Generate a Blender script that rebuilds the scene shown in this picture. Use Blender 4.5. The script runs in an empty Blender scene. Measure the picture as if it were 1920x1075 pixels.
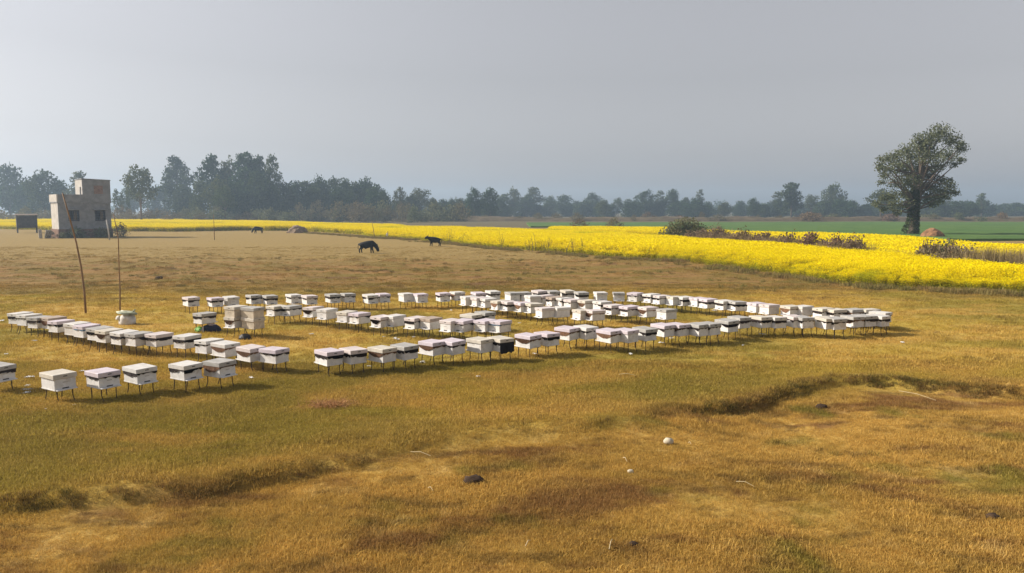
import bpy, bmesh, math, random
import numpy as np
from mathutils import Vector, Matrix

random.seed(7)
RNG = np.random.default_rng(11)
R = math.radians
scene = bpy.context.scene
COL = scene.collection

# ------------------------------------------------------------------ camera
CAM_H, F_PX = 3.9, 1400.0
HORIZON = 395.0
PITCH = math.atan((537.5 - HORIZON) / F_PX)
cam_data = bpy.data.cameras.new('camera')
cam_data.sensor_width = 36.0
cam_data.lens = 36.0 * F_PX / 1920.0
cam_data.clip_start = 0.1
cam_data.clip_end = 6000
cam = bpy.data.objects.new('camera', cam_data)
cam.location = (0, 0, CAM_H)
cam.rotation_euler = (math.pi / 2 - PITCH, 0, 0)
COL.objects.link(cam)
scene.camera = cam

# ------------------------------------------------------------------ sky, sun, exposure
SUN_EL = R(32)
SUN_AZ = R(-83)         # bearing of the sun from +Y, clockwise: it stands to the left
world = bpy.data.worlds.new('World')
scene.world = world
world.use_nodes = True
wt = world.node_tree
sky = wt.nodes.new('ShaderNodeTexSky')
sky.sky_type = 'NISHITA'
sky.sun_disc = False
sky.sun_elevation = SUN_EL
sky.sun_rotation = SUN_AZ
sky.altitude = 60
sky.air_density = 1.6
sky.dust_density = 2.1
sky.ozone_density = 2.0
bg = wt.nodes['Background']
bg.inputs['Strength'].default_value = 0.082
hsv = wt.nodes.new('ShaderNodeHueSaturation')      # grey winter haze takes most of the blue out of the sky
hsv.inputs['Saturation'].default_value = 0.14
wt.links.new(sky.outputs[0], hsv.inputs['Color'])
tint = wt.nodes.new('ShaderNodeMix'); tint.data_type = 'RGBA'; tint.blend_type = 'MULTIPLY'
tint.inputs[0].default_value = 1.0
tint.inputs[7].default_value = (1.0, .975, 1.02, 1)
wt.links.new(hsv.outputs[0], tint.inputs[6])
wt.links.new(tint.outputs[2], bg.inputs['Color'])

sun_data = bpy.data.lights.new('sun', 'SUN')
sun_data.energy = 5.0
sun_data.angle = R(0.6)
sun_data.color = (1.0, 0.90, 0.76)
sun = bpy.data.objects.new('sun', sun_data)
to_sun = Vector((math.sin(SUN_AZ) * math.cos(SUN_EL), math.cos(SUN_AZ) * math.cos(SUN_EL), math.sin(SUN_EL)))
sun.rotation_euler = to_sun.to_track_quat('Z', 'Y').to_euler()
sun.location = (-40, 0, 40)
COL.objects.link(sun)

scene.view_settings.view_transform = 'Standard'
scene.view_settings.look = 'None'
scene.view_settings.exposure = 0.56
scene.view_settings.gamma = 1.0
scene.view_settings.use_curve_mapping = False

# ------------------------------------------------------------------ helpers
def P(x, y, z=0.0):
    """photo pixel -> world point on the plane at height z (a direction met with the ground)"""
    u, v = x - 960.0, 537.5 - y
    d = Vector((u, F_PX * math.cos(PITCH) + v * math.sin(PITCH), -F_PX * math.sin(PITCH) + v * math.cos(PITCH)))
    t = (z - CAM_H) / d.z
    return Vector((d.x * t, d.y * t, z))

def dist_px(x, d):
    """world X at depth d for the photo column x"""
    return (x - 960.0) / F_PX * d

def hash2(ix, iy, seed):
    h = (ix.astype(np.int64) * 374761393 + iy.astype(np.int64) * 668265263 + seed * 974711) & 0x7fffffff
    h = ((h ^ (h >> 13)) * 1274126177) & 0x7fffffff
    h = h ^ (h >> 16)
    return (h & 0xffff) / 65535.0

def vnoise(x, y, seed=0):
    x = np.asarray(x, float); y = np.asarray(y, float)
    ix, iy = np.floor(x), np.floor(y)
    fx, fy = x - ix, y - iy
    fx = fx * fx * (3 - 2 * fx); fy = fy * fy * (3 - 2 * fy)
    a = hash2(ix, iy, seed); b = hash2(ix + 1, iy, seed)
    c = hash2(ix, iy + 1, seed); d = hash2(ix + 1, iy + 1, seed)
    return (a + (b - a) * fx) * (1 - fy) + (c + (d - c) * fx) * fy - 0.5

def sstep(a, b, x):
    t = np.clip((x - a) / (b - a), 0, 1)
    return t * t * (3 - 2 * t)

# edge of the sunken plot in front (a low step facing the camera): x, y, drop
EDGE = [(-40, 6.0, .12), (-12, 9.0, .13), (-6.7, 9.75, .13), (-4.9, 10.3, .12), (-3.2, 11.1, .15), (-2.0, 11.9, .05), (0.0, 12.9, .03),
        (2.4, 13.7, .04), (3.2, 14.3, .06), (3.9, 14.7, .16), (5.3, 15.5, .21), (6.4, 16.6, .19), (7.7, 17.5, .15), (8.8, 17.3, .20), (10.8, 16.2, .22), (16, 14.5, .22), (60, 12, .2)]
EX = np.array([e[0] for e in EDGE]); EY = np.array([e[1] for e in EDGE]); ED = np.array([e[2] for e in EDGE])
RIDGES = [  # polyline of low bunds: points, height, half width
    ([(-60, 47), (-22, 48), (-8, 47)], .16, .6), ([(-30, 33), (-12, 32), (0, 31.5), (14, 33)], .10, .4),
    ([(-60, 58), (-20, 60), (10, 56), (30, 49)], .12, .9), ([(9, 18.5), (14, 19.8), (22, 20)], .12, .35), ([(2, 18.8), (6.5, 18.2)], .08, .3),
    ([(4.5, 13), (7, 11.6), (9.5, 10.4)], .05, .25), ([(-3.2, 12.4), (0, 13.3), (3.0, 13.4)], .10, .6), ([(-9.5, 14.6), (-6, 14.0)], .06, .5)]

def edge_y(x):
    return np.interp(x, EX, EY)

def height(x, y):
    x = np.asarray(x, float); y = np.asarray(y, float)
    near = 1 - sstep(90, 160, np.abs(y) + np.abs(x) * .5)
    h = .10 * vnoise(x / 9, y / 9, 1) + .05 * vnoise(x / 2.3, y / 2.3, 2)
    rough = sstep(34, 42, y) * (1 - sstep(62, 80, y))
    h = h + rough * (.16 * np.maximum(0, vnoise(x / 1.6, y / 1.1, 3) * 2) ** 2 + .05 * vnoise(x / .8, y / .8, 4))
    h = h + .018 * vnoise(x / .55, y / .55, 5)
    h = h * near
    wob = .35 * vnoise(x / .9, y / .9, 8) + .25 * vnoise(x / .35, y / .35, 18)
    d = edge_y(x) + wob - y
    h = h - np.interp(x, EX, ED) * sstep(0.0, .30, d)
    h = h + .035 * np.exp(-((d + .15) / .40) ** 2)
    for pts, rh, rw in RIDGES:
        dm = np.full(np.broadcast(x, y).shape, 1e9)
        for (x0, y0), (x1, y1) in zip(pts[:-1], pts[1:]):
            dx, dy = x1 - x0, y1 - y0
            t = np.clip(((x - x0) * dx + (y - y0) * dy) / (dx * dx + dy * dy), 0, 1)
            dm = np.minimum(dm, np.hypot(x - x0 - t * dx, y - y0 - t * dy))
        dm = dm + rw * .7 * vnoise(x / 1.3, y / 1.3, 6)
        h = h + rh * np.exp(-(dm / rw) ** 2) * (.7 + .6 * vnoise(x / 2.1, y / 2.1, 7))
    return h

def gz(x, y):
    return float(height(np.array([x]), np.array([y]))[0])

def G(x, y):
    p = P(x, y)
    for _ in range(3):
        p = P(x, y, gz(p.x, p.y))
    return p

# ---- materials
def new_mat(name):
    m = bpy.data.materials.new(name); m.use_nodes = True
    t = m.node_tree
    return m, t, t.nodes['Principled BSDF']

class NT:
    def __init__(s, t): s.t = t
    def node(s, kind, **kw):
        n = s.t.nodes.new(kind)
        for k, v in kw.items(): setattr(n, k, v)
        return n
    def link(s, a, b): s.t.links.new(a, b)
    def put(s, sock, v):
        if hasattr(v, 'is_output') or isinstance(v, bpy.types.NodeSocket): s.link(v, sock)
        else: sock.default_value = v
    def pos(s): return s.node('ShaderNodeNewGeometry').outputs['Position']
    def objco(s): return s.node('ShaderNodeTexCoord').outputs['Object']
    def sep(s, v):
        n = s.node('ShaderNodeSeparateXYZ'); s.link(v, n.inputs[0]); return n.outputs
    def noise(s, vec, scale, detail=3, rough=.55, dist=0):
        n = s.node('ShaderNodeTexNoise')
        s.link(vec, n.inputs['Vector'])
        n.inputs['Scale'].default_value = scale; n.inputs['Detail'].default_value = detail
        n.inputs['Roughness'].default_value = rough; n.inputs['Distortion'].default_value = dist
        return n.outputs['Fac']
    def rng(s, v, a, b, c=0.0, d=1.0):
        n = s.node('ShaderNodeMapRange', interpolation_type='SMOOTHSTEP')
        s.put(n.inputs['Value'], v); s.put(n.inputs['From Min'], a); s.put(n.inputs['From Max'], b)
        s.put(n.inputs['To Min'], c); s.put(n.inputs['To Max'], d); return n.outputs[0]
    def math(s, op, a, b=0.0, clamp=False):
        n = s.node('ShaderNodeMath', operation=op, use_clamp=clamp)
        s.put(n.inputs[0], a); s.put(n.inputs[1], b); return n.outputs[0]
    def mix(s, f, a, b, mode='MIX'):
        n = s.node('ShaderNodeMix', data_type='RGBA', blend_type=mode)
        s.put(n.inputs[0], f)
        for i, v in ((6, a), (7, b)):
            if isinstance(v, tuple) and len(v) == 3: v = v + (1,)
            s.put(n.inputs[i], v)
        return n.outputs[2]
    def scalevec(s, v, xyz):
        n = s.node('ShaderNodeMapping'); s.link(v, n.inputs[0]); n.inputs['Scale'].default_value = xyz
        return n.outputs[0]
    def bump(s, h, strength, dist):
        n = s.node('ShaderNodeBump'); s.link(h, n.inputs['Height'])
        n.inputs['Strength'].default_value = strength; n.inputs['Distance'].default_value = dist
        return n.outputs[0]

MATS = {}
def paint(name, c, rough=.6, var=.12, scale=6, dirt=None, dirt_amt=.4, bump=.0, spec=.3, metal=0.0, aniso=(1, 1, 1)):
    """plain surface: base colour with grain, worn or dirty patches of their own shape, per-object variation"""
    if name in MATS: return MATS[name]
    m, t, b = new_mat(name); N = NT(t)
    oc = N.scalevec(N.objco(), aniso)
    oi = N.node('ShaderNodeObjectInfo').outputs['Random']
    off = N.node('ShaderNodeVectorMath', operation='ADD')
    cmb = N.node('ShaderNodeCombineXYZ')
    for i in range(3): N.link(N.math('MULTIPLY', oi, 37.0 + 11 * i), cmb.inputs[i])
    N.link(oc, off.inputs[0]); N.link(cmb.outputs[0], off.inputs[1])
    v = off.outputs[0]
    n1 = N.noise(v, scale, 5, .6)
    dark = tuple(x * (1 - 2 * var) for x in c)
    col = N.mix(N.rng(n1, .3, .7), dark, c)
    col = N.mix(N.math('MULTIPLY', oi, var), col, tuple(x * .75 for x in c))
    if dirt:
        n2 = N.noise(v, scale * .45, 6, .7, .4)
        col = N.mix(N.rng(n2, .52, .68, 0, dirt_amt), col, dirt)
    N.link(col, b.inputs['Base Color'])
    b.inputs['Roughness'].default_value = rough
    b.inputs['Specular IOR Level'].default_value = spec
    b.inputs['Metallic'].default_value = metal
    if bump:
        N.link(N.bump(N.noise(v, scale * 4, 4), bump, .01), b.inputs['Normal'])
    MATS[name] = m
    return m

def leafy(name, c1, c2, trans=.35, island=.35, c3=None, big=.25):
    """foliage: colour varies per leaf and per clump; a part of the light passes through"""
    if name in MATS: return MATS[name]
    m, t, b = new_mat(name); N = NT(t)
    isl = N.node('ShaderNodeNewGeometry').outputs['Random Per Island']
    oi = N.node('ShaderNodeObjectInfo').outputs['Random']
    col = N.mix(N.rng(N.noise(N.pos(), big, 3), .35, .65), c1, c2)
    if c3: col = N.mix(N.math('MULTIPLY', isl, island), col, c3)
    hs = N.node('ShaderNodeHueSaturation'); N.link(col, hs.inputs['Color'])
    N.link(N.math('ADD', N.math('MULTIPLY', isl, .5), .72), hs.inputs['Value'])
    N.link(N.math('ADD', N.math('MULTIPLY', oi, .05), .475), hs.inputs['Hue'])
    d = N.node('ShaderNodeBsdfDiffuse'); tr = N.node('ShaderNodeBsdfTranslucent')
    N.link(hs.outputs[0], d.inputs[0]); N.link(hs.outputs[0], tr.inputs[0])
    mx = N.node('ShaderNodeMixShader'); mx.inputs[0].default_value = trans
    N.link(d.outputs[0], mx.inputs[1]); N.link(tr.outputs[0], mx.inputs[2])
    N.link(mx.outputs[0], t.nodes['Material Output'].inputs['Surface'])
    t.nodes.remove(b)
    MATS[name] = m
    return m

def meadow_group():
    g = bpy.data.node_groups.new('meadow_colour', 'ShaderNodeTree')
    g.interface.new_socket('Color', in_out='OUTPUT', socket_type='NodeSocketColor')
    g.interface.new_socket('Bare', in_out='OUTPUT', socket_type='NodeSocketFloat')
    N = NT(g)
    out = N.node('NodeGroupOutput')
    p = N.pos(); X, Y, Z = N.sep(p)
    flat = N.scalevec(p, (1, 1, 0))
    wide = N.scalevec(p, (.45, 1, 0))
    n_big = N.noise(flat, .12, 3, .5)
    n_mid = N.noise(wide, .55, 4, .6, .3)
    n_sm = N.noise(flat, 2.6, 4, .65)
    n_red = N.noise(wide, .8, 4, .6, .5)
    green = (.17, .155, .024); olive = (.41, .285, .050); gold = (.49, .30, .074); straw = (.64, .45, .17)
    brown = (.19, .085, .034); tan = (.31, .215, .076); earth = (.25, .145, .065)
    lawn = N.mix(N.rng(n_mid, .36, .64), olive, (.48, .31, .075))
    lawn = N.mix(N.rng(n_big, .57, .42, 0, .55), lawn, green)
    fore = N.mix(N.rng(n_mid, .40, .62), gold, (.40, .25, .058))
    fore = N.mix(N.rng(n_sm, .56, .74, 0, .6), fore, straw)
    fore = N.mix(N.rng(n_red, .50, .63, 0, .8), fore, brown)
    fore = N.mix(N.rng(N.noise(wide, 1.9, 4, .6, .4), .53, .66, 0, .65), fore, (.16, .095, .03))
    fore = N.mix(N.rng(N.noise(flat, .42, 3), .54, .66, 0, .75), fore, green)
    fore = N.mix(N.rng(N.noise(flat, 1.1, 3), .58, .72, 0, .45), fore, (.60, .42, .16))
    # which part of the meadow: sunken plot in front, lawn round the hives, rough strip, pale pasture
    ey = N.math('MINIMUM', N.math('ADD', N.math('MULTIPLY', X, .50), 12.9), 17.0)
    wob = N.math('MULTIPLY', N.math('SUBTRACT', n_big, .5), 3.0)
    dd = N.math('SUBTRACT', N.math('ADD', Y, wob), ey)
    col = N.mix(N.rng(dd, -.9, .7), fore, lawn)
    goldpatch = N.rng(N.noise(wide, .45, 4, .6), .48, .64, 0, .7)
    col = N.mix(goldpatch, col, gold)
    col = N.mix(N.rng(N.noise(wide, 1.4, 4, .65, .4), .60, .72, 0, .7), col, (.17, .095, .035))
    yw = N.math('ADD', Y, N.math('MULTIPLY', N.math('SUBTRACT', n_mid, .5), 22.0))
    rough_c = N.mix(N.rng(n_mid, .38, .62), (.27, .155, .052), (.185, .130, .030))
    rough_c = N.mix(N.rng(n_red, .56, .70, 0, .8), rough_c, (.15, .075, .04))
    col = N.mix(N.rng(yw, 31, 40), col, rough_c)
    pale = N.mix(N.rng(n_sm, .4, .65), tan, (.255, .17, .056))
    pale = N.mix(N.rng(n_mid, .55, .72, 0, .6), pale, (.25, .175, .05))
    col = N.mix(N.rng(yw, 50, 66), col, pale)
    col = N.mix(N.rng(Y, 150, 178), col, (.125, .105, .055))
    col = N.mix(1.0, col, (.965, 1.005, 1.02), 'MULTIPLY')
    N.link(col, out.inputs[0])
    N.link(N.rng(n_red, .58, .72), out.inputs[1])
    return g

MEADOW = meadow_group()

def meadow_mat(name, blades):
    m, t, b = new_mat(name); N = NT(t)
    gn = N.node('ShaderNodeGroup'); gn.node_tree = MEADOW
    col = gn.outputs[0]
    if blades:
        isl = N.node('ShaderNodeNewGeometry').outputs['Random Per Island']
        oi = N.node('ShaderNodeObjectInfo').outputs['Random']
        col = N.mix(N.rng(isl, .72, 1.0, 0, .40), col, (.56, .40, .16))
        col = N.mix(N.rng(isl, .30, .0, 0, .45), col, (.14, .085, .03))
        hs = N.node('ShaderNodeHueSaturation'); N.link(col, hs.inputs['Color'])
        N.link(N.math('ADD', N.math('MULTIPLY', oi, .45), .95), hs.inputs['Value'])
        d = N.node('ShaderNodeBsdfDiffuse'); tr = N.node('ShaderNodeBsdfTranslucent')
        N.link(hs.outputs[0], d.inputs[0]); N.link(hs.outputs[0], tr.inputs[0])
        mx = N.node('ShaderNodeMixShader'); mx.inputs[0].default_value = .35
        N.link(d.outputs[0], mx.inputs[1]); N.link(tr.outputs[0], mx.inputs[2])
        N.link(mx.outputs[0], t.nodes['Material Output'].inputs['Surface'])
        t.nodes.remove(b)
    else:
        p = N.pos()
        fine = N.noise(p, 14, 5, .7)
        fine2 = N.noise(N.scalevec(p, (1, .5, 1)), 3.5, 4, .7)
        col = N.mix(N.rng(fine, .35, .7, 0, .5), col, N.mix(.6, col, (.10, .055, .022)))
        col = N.mix(N.rng(fine2, .55, .75, 0, .5), col, N.mix(.5, col, (.05, .035, .012)))
        N.link(col, b.inputs['Base Color'])
        b.inputs['Roughness'].default_value = .95
        b.inputs['Specular IOR Level'].default_value = .1
        N.link(N.bump(N.math('ADD', fine, fine2), .6, .06), b.inputs['Normal'])
    return m

# ---- object helpers
def tag(o, label=None, cat=None, group=None, kind=None):
    if label: o['label'] = label
    if cat: o['category'] = cat
    if group: o['group'] = group
    if kind: o['kind'] = kind
    return o

def empty(name, loc, rz=0.0, scale=1.0):
    o = bpy.data.objects.new(name, None)
    o.empty_display_size = .1
    o.location = loc; o.rotation_euler = (0, 0, rz)
    o.scale = (scale,) * 3 if not isinstance(scale, tuple) else scale
    COL.objects.link(o)
    return o

def link_mesh(name, me, mat=None, parent=None, loc=None):
    o = bpy.data.objects.new(name, me)
    if mat is not None and not me.materials: me.materials.append(mat)
    if parent is not None: o.parent = parent
    if loc is not None: o.location = loc
    COL.objects.link(o)
    return o

def np_mesh(name, verts, faces, mat=None, smooth=False):
    """faces: (n,k) array"""
    me = bpy.data.meshes.new(name)
    verts = np.asarray(verts, np.float32); faces = np.asarray(faces, np.int32)
    n, k = faces.shape
    me.vertices.add(len(verts)); me.vertices.foreach_set('co', verts.ravel())
    me.loops.add(n * k); me.loops.foreach_set('vertex_index', faces.ravel())
    me.polygons.add(n)
    me.polygons.foreach_set('loop_start', np.arange(0, n * k, k, dtype=np.int32))
    if smooth: me.polygons.foreach_set('use_smooth', np.ones(n, bool))
    me.update(calc_edges=True); me.validate()
    if mat is not None: me.materials.append(mat)
    return me

class MB:
    """collects shapes in one bmesh"""
    def __init__(s): s.bm = bmesh.new()
    def box(s, c, d, M=None, bevel=0.0):
        r = bmesh.ops.create_cube(s.bm, size=1.0)
        vs = r['verts']
        for v in vs: v.co = Vector((v.co.x * d[0] + c[0], v.co.y * d[1] + c[1], v.co.z * d[2] + c[2]))
        if bevel:
            es = list({e for v in vs for e in v.link_edges})
            rb = bmesh.ops.bevel(s.bm, geom=es, offset=bevel, segments=1, affect='EDGES')
            vs = [v for v in rb['verts']]
        if M is not None:
            for v in set(vs): v.co = M @ v.co
        return s
    def tube(s, pts, rad, n=6, cap=True):
        pts = [Vector(p) for p in pts]
        rs = rad if isinstance(rad, (list, tuple)) else [rad] * len(pts)
        rings = []
        up = Vector((0, 0, 1))
        for i, p in enumerate(pts):
            d = (pts[min(i + 1, len(pts) - 1)] - pts[max(i - 1, 0)]).normalized()
            a = d.cross(Vector((1, 0, 0)) if abs(d.z) > .9 else up).normalized(); b = d.cross(a)
            rings.append([s.bm.verts.new(p + (a * math.cos(2 * math.pi * k / n) + b * math.sin(2 * math.pi * k / n)) * rs[i]) for k in range(n)])
        for r0, r1 in zip(rings[:-1], rings[1:]):
            for k in range(n):
                s.bm.faces.new((r0[k], r0[(k + 1) % n], r1[(k + 1) % n], r1[k]))
        if cap:
            s.bm.faces.new(rings[0][::-1]); s.bm.faces.new(rings[-1])
        return s
    def mesh(s, name, mat=None, smooth=False):
        bmesh.ops.recalc_face_normals(s.bm, faces=s.bm.faces)
        me = bpy.data.meshes.new(name); s.bm.to_mesh(me); s.bm.free()
        if mat is not None: me.materials.append(mat)
        if smooth: me.polygons.foreach_set('use_smooth', np.ones(len(me.polygons), bool))
        return me
    def build(s, name, mat, parent=None, loc=None, smooth=False):
        return link_mesh(name, s.mesh(name, mat, smooth), None, parent, loc)

def blades(n, radius, h0, h1, w, lean=.5, seed=0, curve=.35, pts=None, segs=2):
    """thin grass blades: n tapering strips rooted in a disc (or at pts)"""
    r = np.random.default_rng(seed)
    if pts is None:
        a = r.uniform(0, 2 * math.pi, n); q = radius * np.sqrt(r.uniform(0, 1, n))
        base = np.stack([q * np.cos(a), q * np.sin(a), np.zeros(n)], 1)
    else:
        base = np.asarray(pts, float); n = len(base); a = r.uniform(0, 2 * math.pi, n)
    az = r.uniform(0, 2 * math.pi, n)
    h = r.uniform(h0, h1, n); ln = np.abs(r.normal(0, lean, n)) * h
    d = np.stack([np.cos(az), np.sin(az), np.zeros(n)], 1)
    fz = r.uniform(0, 2 * math.pi, n)
    s = np.stack([np.cos(fz), np.sin(fz), np.zeros(n)], 1) * (w * r.uniform(.6, 1.3, n))[:, None]
    up = np.array([0, 0, 1.0])
    p1 = base + d * (ln * (.5 - curve * .5))[:, None] + up * (h * .6)[:, None]
    p2 = base + d * ln[:, None] + up * h[:, None] * (1 - .3 * np.clip(ln / h, 0, 1))[:, None]
    V = np.stack([base - s, base + s, p1 + s * .7, p1 - s * .7, p2], 1).reshape(-1, 3)
    o = np.arange(n)[:, None] * 5
    tri = np.concatenate([o + [0, 1, 2], o + [0, 2, 3], o + [3, 2, 4]], 0)
    return V, tri

def leaves(centres, size, seed=0, flat=.0, jitter=.35):
    """rhombic leaf faces at given points, random orientation"""
    r = np.random.default_rng(seed)
    n = len(centres)
    nrm = r.normal(0, 1, (n, 3)); nrm[:, 2] = nrm[:, 2] * (1 - flat) + flat * 1.5
    nrm /= np.linalg.norm(nrm, axis=1)[:, None]
    t = np.cross(nrm, r.normal(0, 1, (n, 3))); t /= np.linalg.norm(t, axis=1)[:, None] + 1e-9
    b = np.cross(nrm, t)
    sz = size * r.uniform(1 - jitter, 1 + jitter, n)
    t = t * sz[:, None]; b = b * (sz * .62)[:, None]
    V = np.stack([centres - t, centres - b, centres + t, centres + b], 1).reshape(-1, 3)
    Fc = np.arange(n * 4).reshape(n, 4)
    return V, Fc

def inside(px, py, poly):
    poly = np.asarray(poly, float); res = np.zeros(len(px), bool)
    j = len(poly) - 1
    for i in range(len(poly)):
        xi, yi = poly[i]; xj, yj = poly[j]
        c = ((yi > py) != (yj > py)) & (px < (xj - xi) * (py - yi) / (yj - yi + 1e-12) + xi)
        res ^= c; j = i
    return res

def instancer(name, pts, scl, protos, label, cat, seed=0, tilt=.15):
    """points carrying real instanced geometry: what nobody could count"""
    me = bpy.data.meshes.new(name)
    me.vertices.add(len(pts)); me.vertices.foreach_set('co', np.asarray(pts, np.float32).ravel())
    at = me.attributes.new('sc', 'FLOAT', 'POINT'); at.data.foreach_set('value', np.asarray(scl, np.float32))
    ob = link_mesh(name, me)
    coll = bpy.data.collections.new(name + '_kinds')
    for p in protos: coll.objects.link(p)
    ng = bpy.data.node_groups.new(name + '_scatter', 'GeometryNodeTree')
    ng.interface.new_socket('Geometry', in_out='INPUT', socket_type='NodeSocketGeometry')
    ng.interface.new_socket('Geometry', in_out='OUTPUT', socket_type='NodeSocketGeometry')
    nn = ng.nodes
    gi, go = nn.new('NodeGroupInput'), nn.new('NodeGroupOutput')
    ci = nn.new('GeometryNodeCollectionInfo'); ci.inputs[0].default_value = coll
    ci.inputs[1].default_value = True; ci.inputs[2].default_value = True
    ip = nn.new('GeometryNodeInstanceOnPoints'); ip.inputs['Pick Instance'].default_value = True
    ra = nn.new('FunctionNodeRandomValue'); ra.data_type = 'FLOAT_VECTOR'
    ra.inputs[0].default_value = (-tilt, -tilt, 0); ra.inputs[1].default_value = (tilt, tilt, 6.283); ra.inputs['Seed'].default_value = seed
    ri = nn.new('FunctionNodeRandomValue'); ri.data_type = 'INT'
    ri.inputs[4].default_value = 0; ri.inputs[5].default_value = len(protos) - 1; ri.inputs['Seed'].default_value = seed + 3
    na = nn.new('GeometryNodeInputNamedAttribute'); na.data_type = 'FLOAT'; na.inputs[0].default_value = 'sc'
    L = ng.links
    L.new(gi.outputs[0], ip.inputs['Points']); L.new(ci.outputs[0], ip.inputs['Instance'])
    L.new(ra.outputs[0], ip.inputs['Rotation']); L.new(ri.outputs[2], ip.inputs['Instance Index'])
    L.new(na.outputs[0], ip.inputs['Scale']); L.new(ip.outputs[0], go.inputs[0])
    md = ob.modifiers.new('scatter', 'NODES'); md.node_group = ng
    return tag(ob, label, cat, kind='stuff')

def proto(name, V, Fc, mats, mat_idx=None):
    me = np_mesh(name, V, Fc, None)
    for m in mats: me.materials.append(m)
    if mat_idx is not None: me.polygons.foreach_set('material_index', np.asarray(mat_idx, np.int32))
    return bpy.data.objects.new(name, me)

# ------------------------------------------------------------------ ground
def axis(lo, hi, step, far_lo, far_hi, grow=1.12):
    a = list(np.arange(lo, hi + 1e-6, step))
    s = step
    while a[-1] < far_hi: s *= grow; a.append(a[-1] + s)
    s = step; pre = []
    x = lo
    while x > far_lo: s *= grow; x -= s; pre.append(x)
    return np.array(pre[::-1] + a)

def ys_axis():
    a = list(np.arange(4, 22, .14)); s = .14
    while a[-1] < 80: s = min(s * 1.012, .32); a.append(a[-1] + s)
    while a[-1] < 1700: s *= 1.1; a.append(a[-1] + s)
    pre = []; s = .14; x = 4
    while x > -200: s *= 1.25; x -= s; pre.append(x)
    return np.array(pre[::-1] + a)

def grid_mesh(name, xs, ys, zf, mat, smooth=True):
    X, Y = np.meshgrid(xs, ys)
    Z = zf(X, Y)
    V = np.stack([X, Y, Z], -1).reshape(-1, 3)
    nx, ny = len(xs), len(ys)
    i = (np.arange(ny - 1)[:, None] * nx + np.arange(nx - 1)[None, :]).ravel()
    Fc = np.stack([i, i + 1, i + nx + 1, i + nx], 1)
    return np_mesh(name, V, Fc, mat, smooth)

GROUND_M = meadow_mat('meadow_ground', False)
xs = axis(-26, 26, .17, -1700, 1700, 1.09)
link_mesh('ground', grid_mesh('ground', xs, ys_axis(), height, GROUND_M))['kind'] = 'structure'
tag(bpy.data.objects['ground'], 'dry grassy meadow floor with low bunds and a sunken plot', 'ground')

# ------------------------------------------------------------------ meadow grass
GRASS_M = meadow_mat('meadow_grass', True)
short = [proto('short_tuft', *blades(34, .16, .030, .085, .0042, .75, s), [GRASS_M]) for s in (1, 2, 3, 4)]
tall = [proto('tall_tuft', *blades(50, .16, .022, .088, .0032, .8, s + 20), [GRASS_M]) for s in (1, 2, 3, 4)]
wide = [proto('wide_tuft', *blades(46, .40, .035, .10, .010, .8, s + 40), [GRASS_M]) for s in (1, 2, 3)]

def scatter(n, d0, d1, half=.86, power=1.0):
    """points spread over the pasture in front of the viewer's field, thinning out with distance"""
    u = RNG.uniform(0, 1, n)
    d = (d0 ** (2 - power) + u * (d1 ** (2 - power) - d0 ** (2 - power))) ** (1 / (2 - power))
    x = RNG.uniform(-half, half, n) * d
    return x, d

# edge of the mustard, near side (photo columns and ground rows)
M1_NEAR = [(2150, 568), (1920, 552), (1780, 545), (1600, 535), (1500, 520), (1400, 507), (1250, 490), (1100, 478), (1000, 470), (900, 462), (850, 455), (750, 447), (690, 443)]
M1_FAR = [(690, 423), (860, 425.5), (1100, 434), (1240, 441), (1335, 447), (1600, 468), (1760, 481), (1830, 490), (1920, 497), (2150, 512)]
near_w = [P(x, y) for x, y in M1_NEAR]
CANOPY = 1.0
M1 = [(p.x, p.y) for p in near_w] + [(P(x, y, CANOPY).x, P(x, y, CANOPY).y) for x, y in M1_FAR]

x, y = scatter(78000, 6.2, 19, .9, 1.15)
m = y < edge_y(x) + .5 + 1.2 * vnoise(x, y, 30)
tx, ty = x[m], y[m]
patch = .40 + .80 * (vnoise(tx / 1.4, ty / 1.4, 31) + .5)
instancer('dry_grass', np.stack([tx, ty, height(tx, ty) - .01], 1), patch * RNG.uniform(.6, 1.25, len(tx)), tall,
          'long golden dry grass in the sunken plot', 'grass', 1)
lx, ly = x[~m], y[~m]
x2, y2 = scatter(46000, 9, 40, .85, 1.2)
m2 = y2 > edge_y(x2) + .2
lx = np.concatenate([lx, x2[m2]]); ly = np.concatenate([ly, y2[m2]])
instancer('meadow_grass', np.stack([lx, ly, height(lx, ly) - .006], 1),
          RNG.uniform(.6, 1.15, len(lx)) * (.75 + .7 * (vnoise(lx / 1.1, ly / .8, 32) + .5)), short,
          'short cropped olive and gold grass round the hives', 'grass', 2)
x3, y3 = scatter(26000, 30, 80, .8, 1.1)
ok = ~inside(x3, y3, M1)
x3, y3 = x3[ok], y3[ok]
clod = np.maximum(0, vnoise(x3 / 1.6, y3 / 1.1, 3) * 2)
instancer('pasture_grass', np.stack([x3, y3, height(x3, y3) - .01], 1), RNG.uniform(.5, .95, len(x3)) * (.6 + .8 * clod), wide,
          'tufted brown grass on the rough strip beyond the hives', 'grass', 4)

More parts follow.
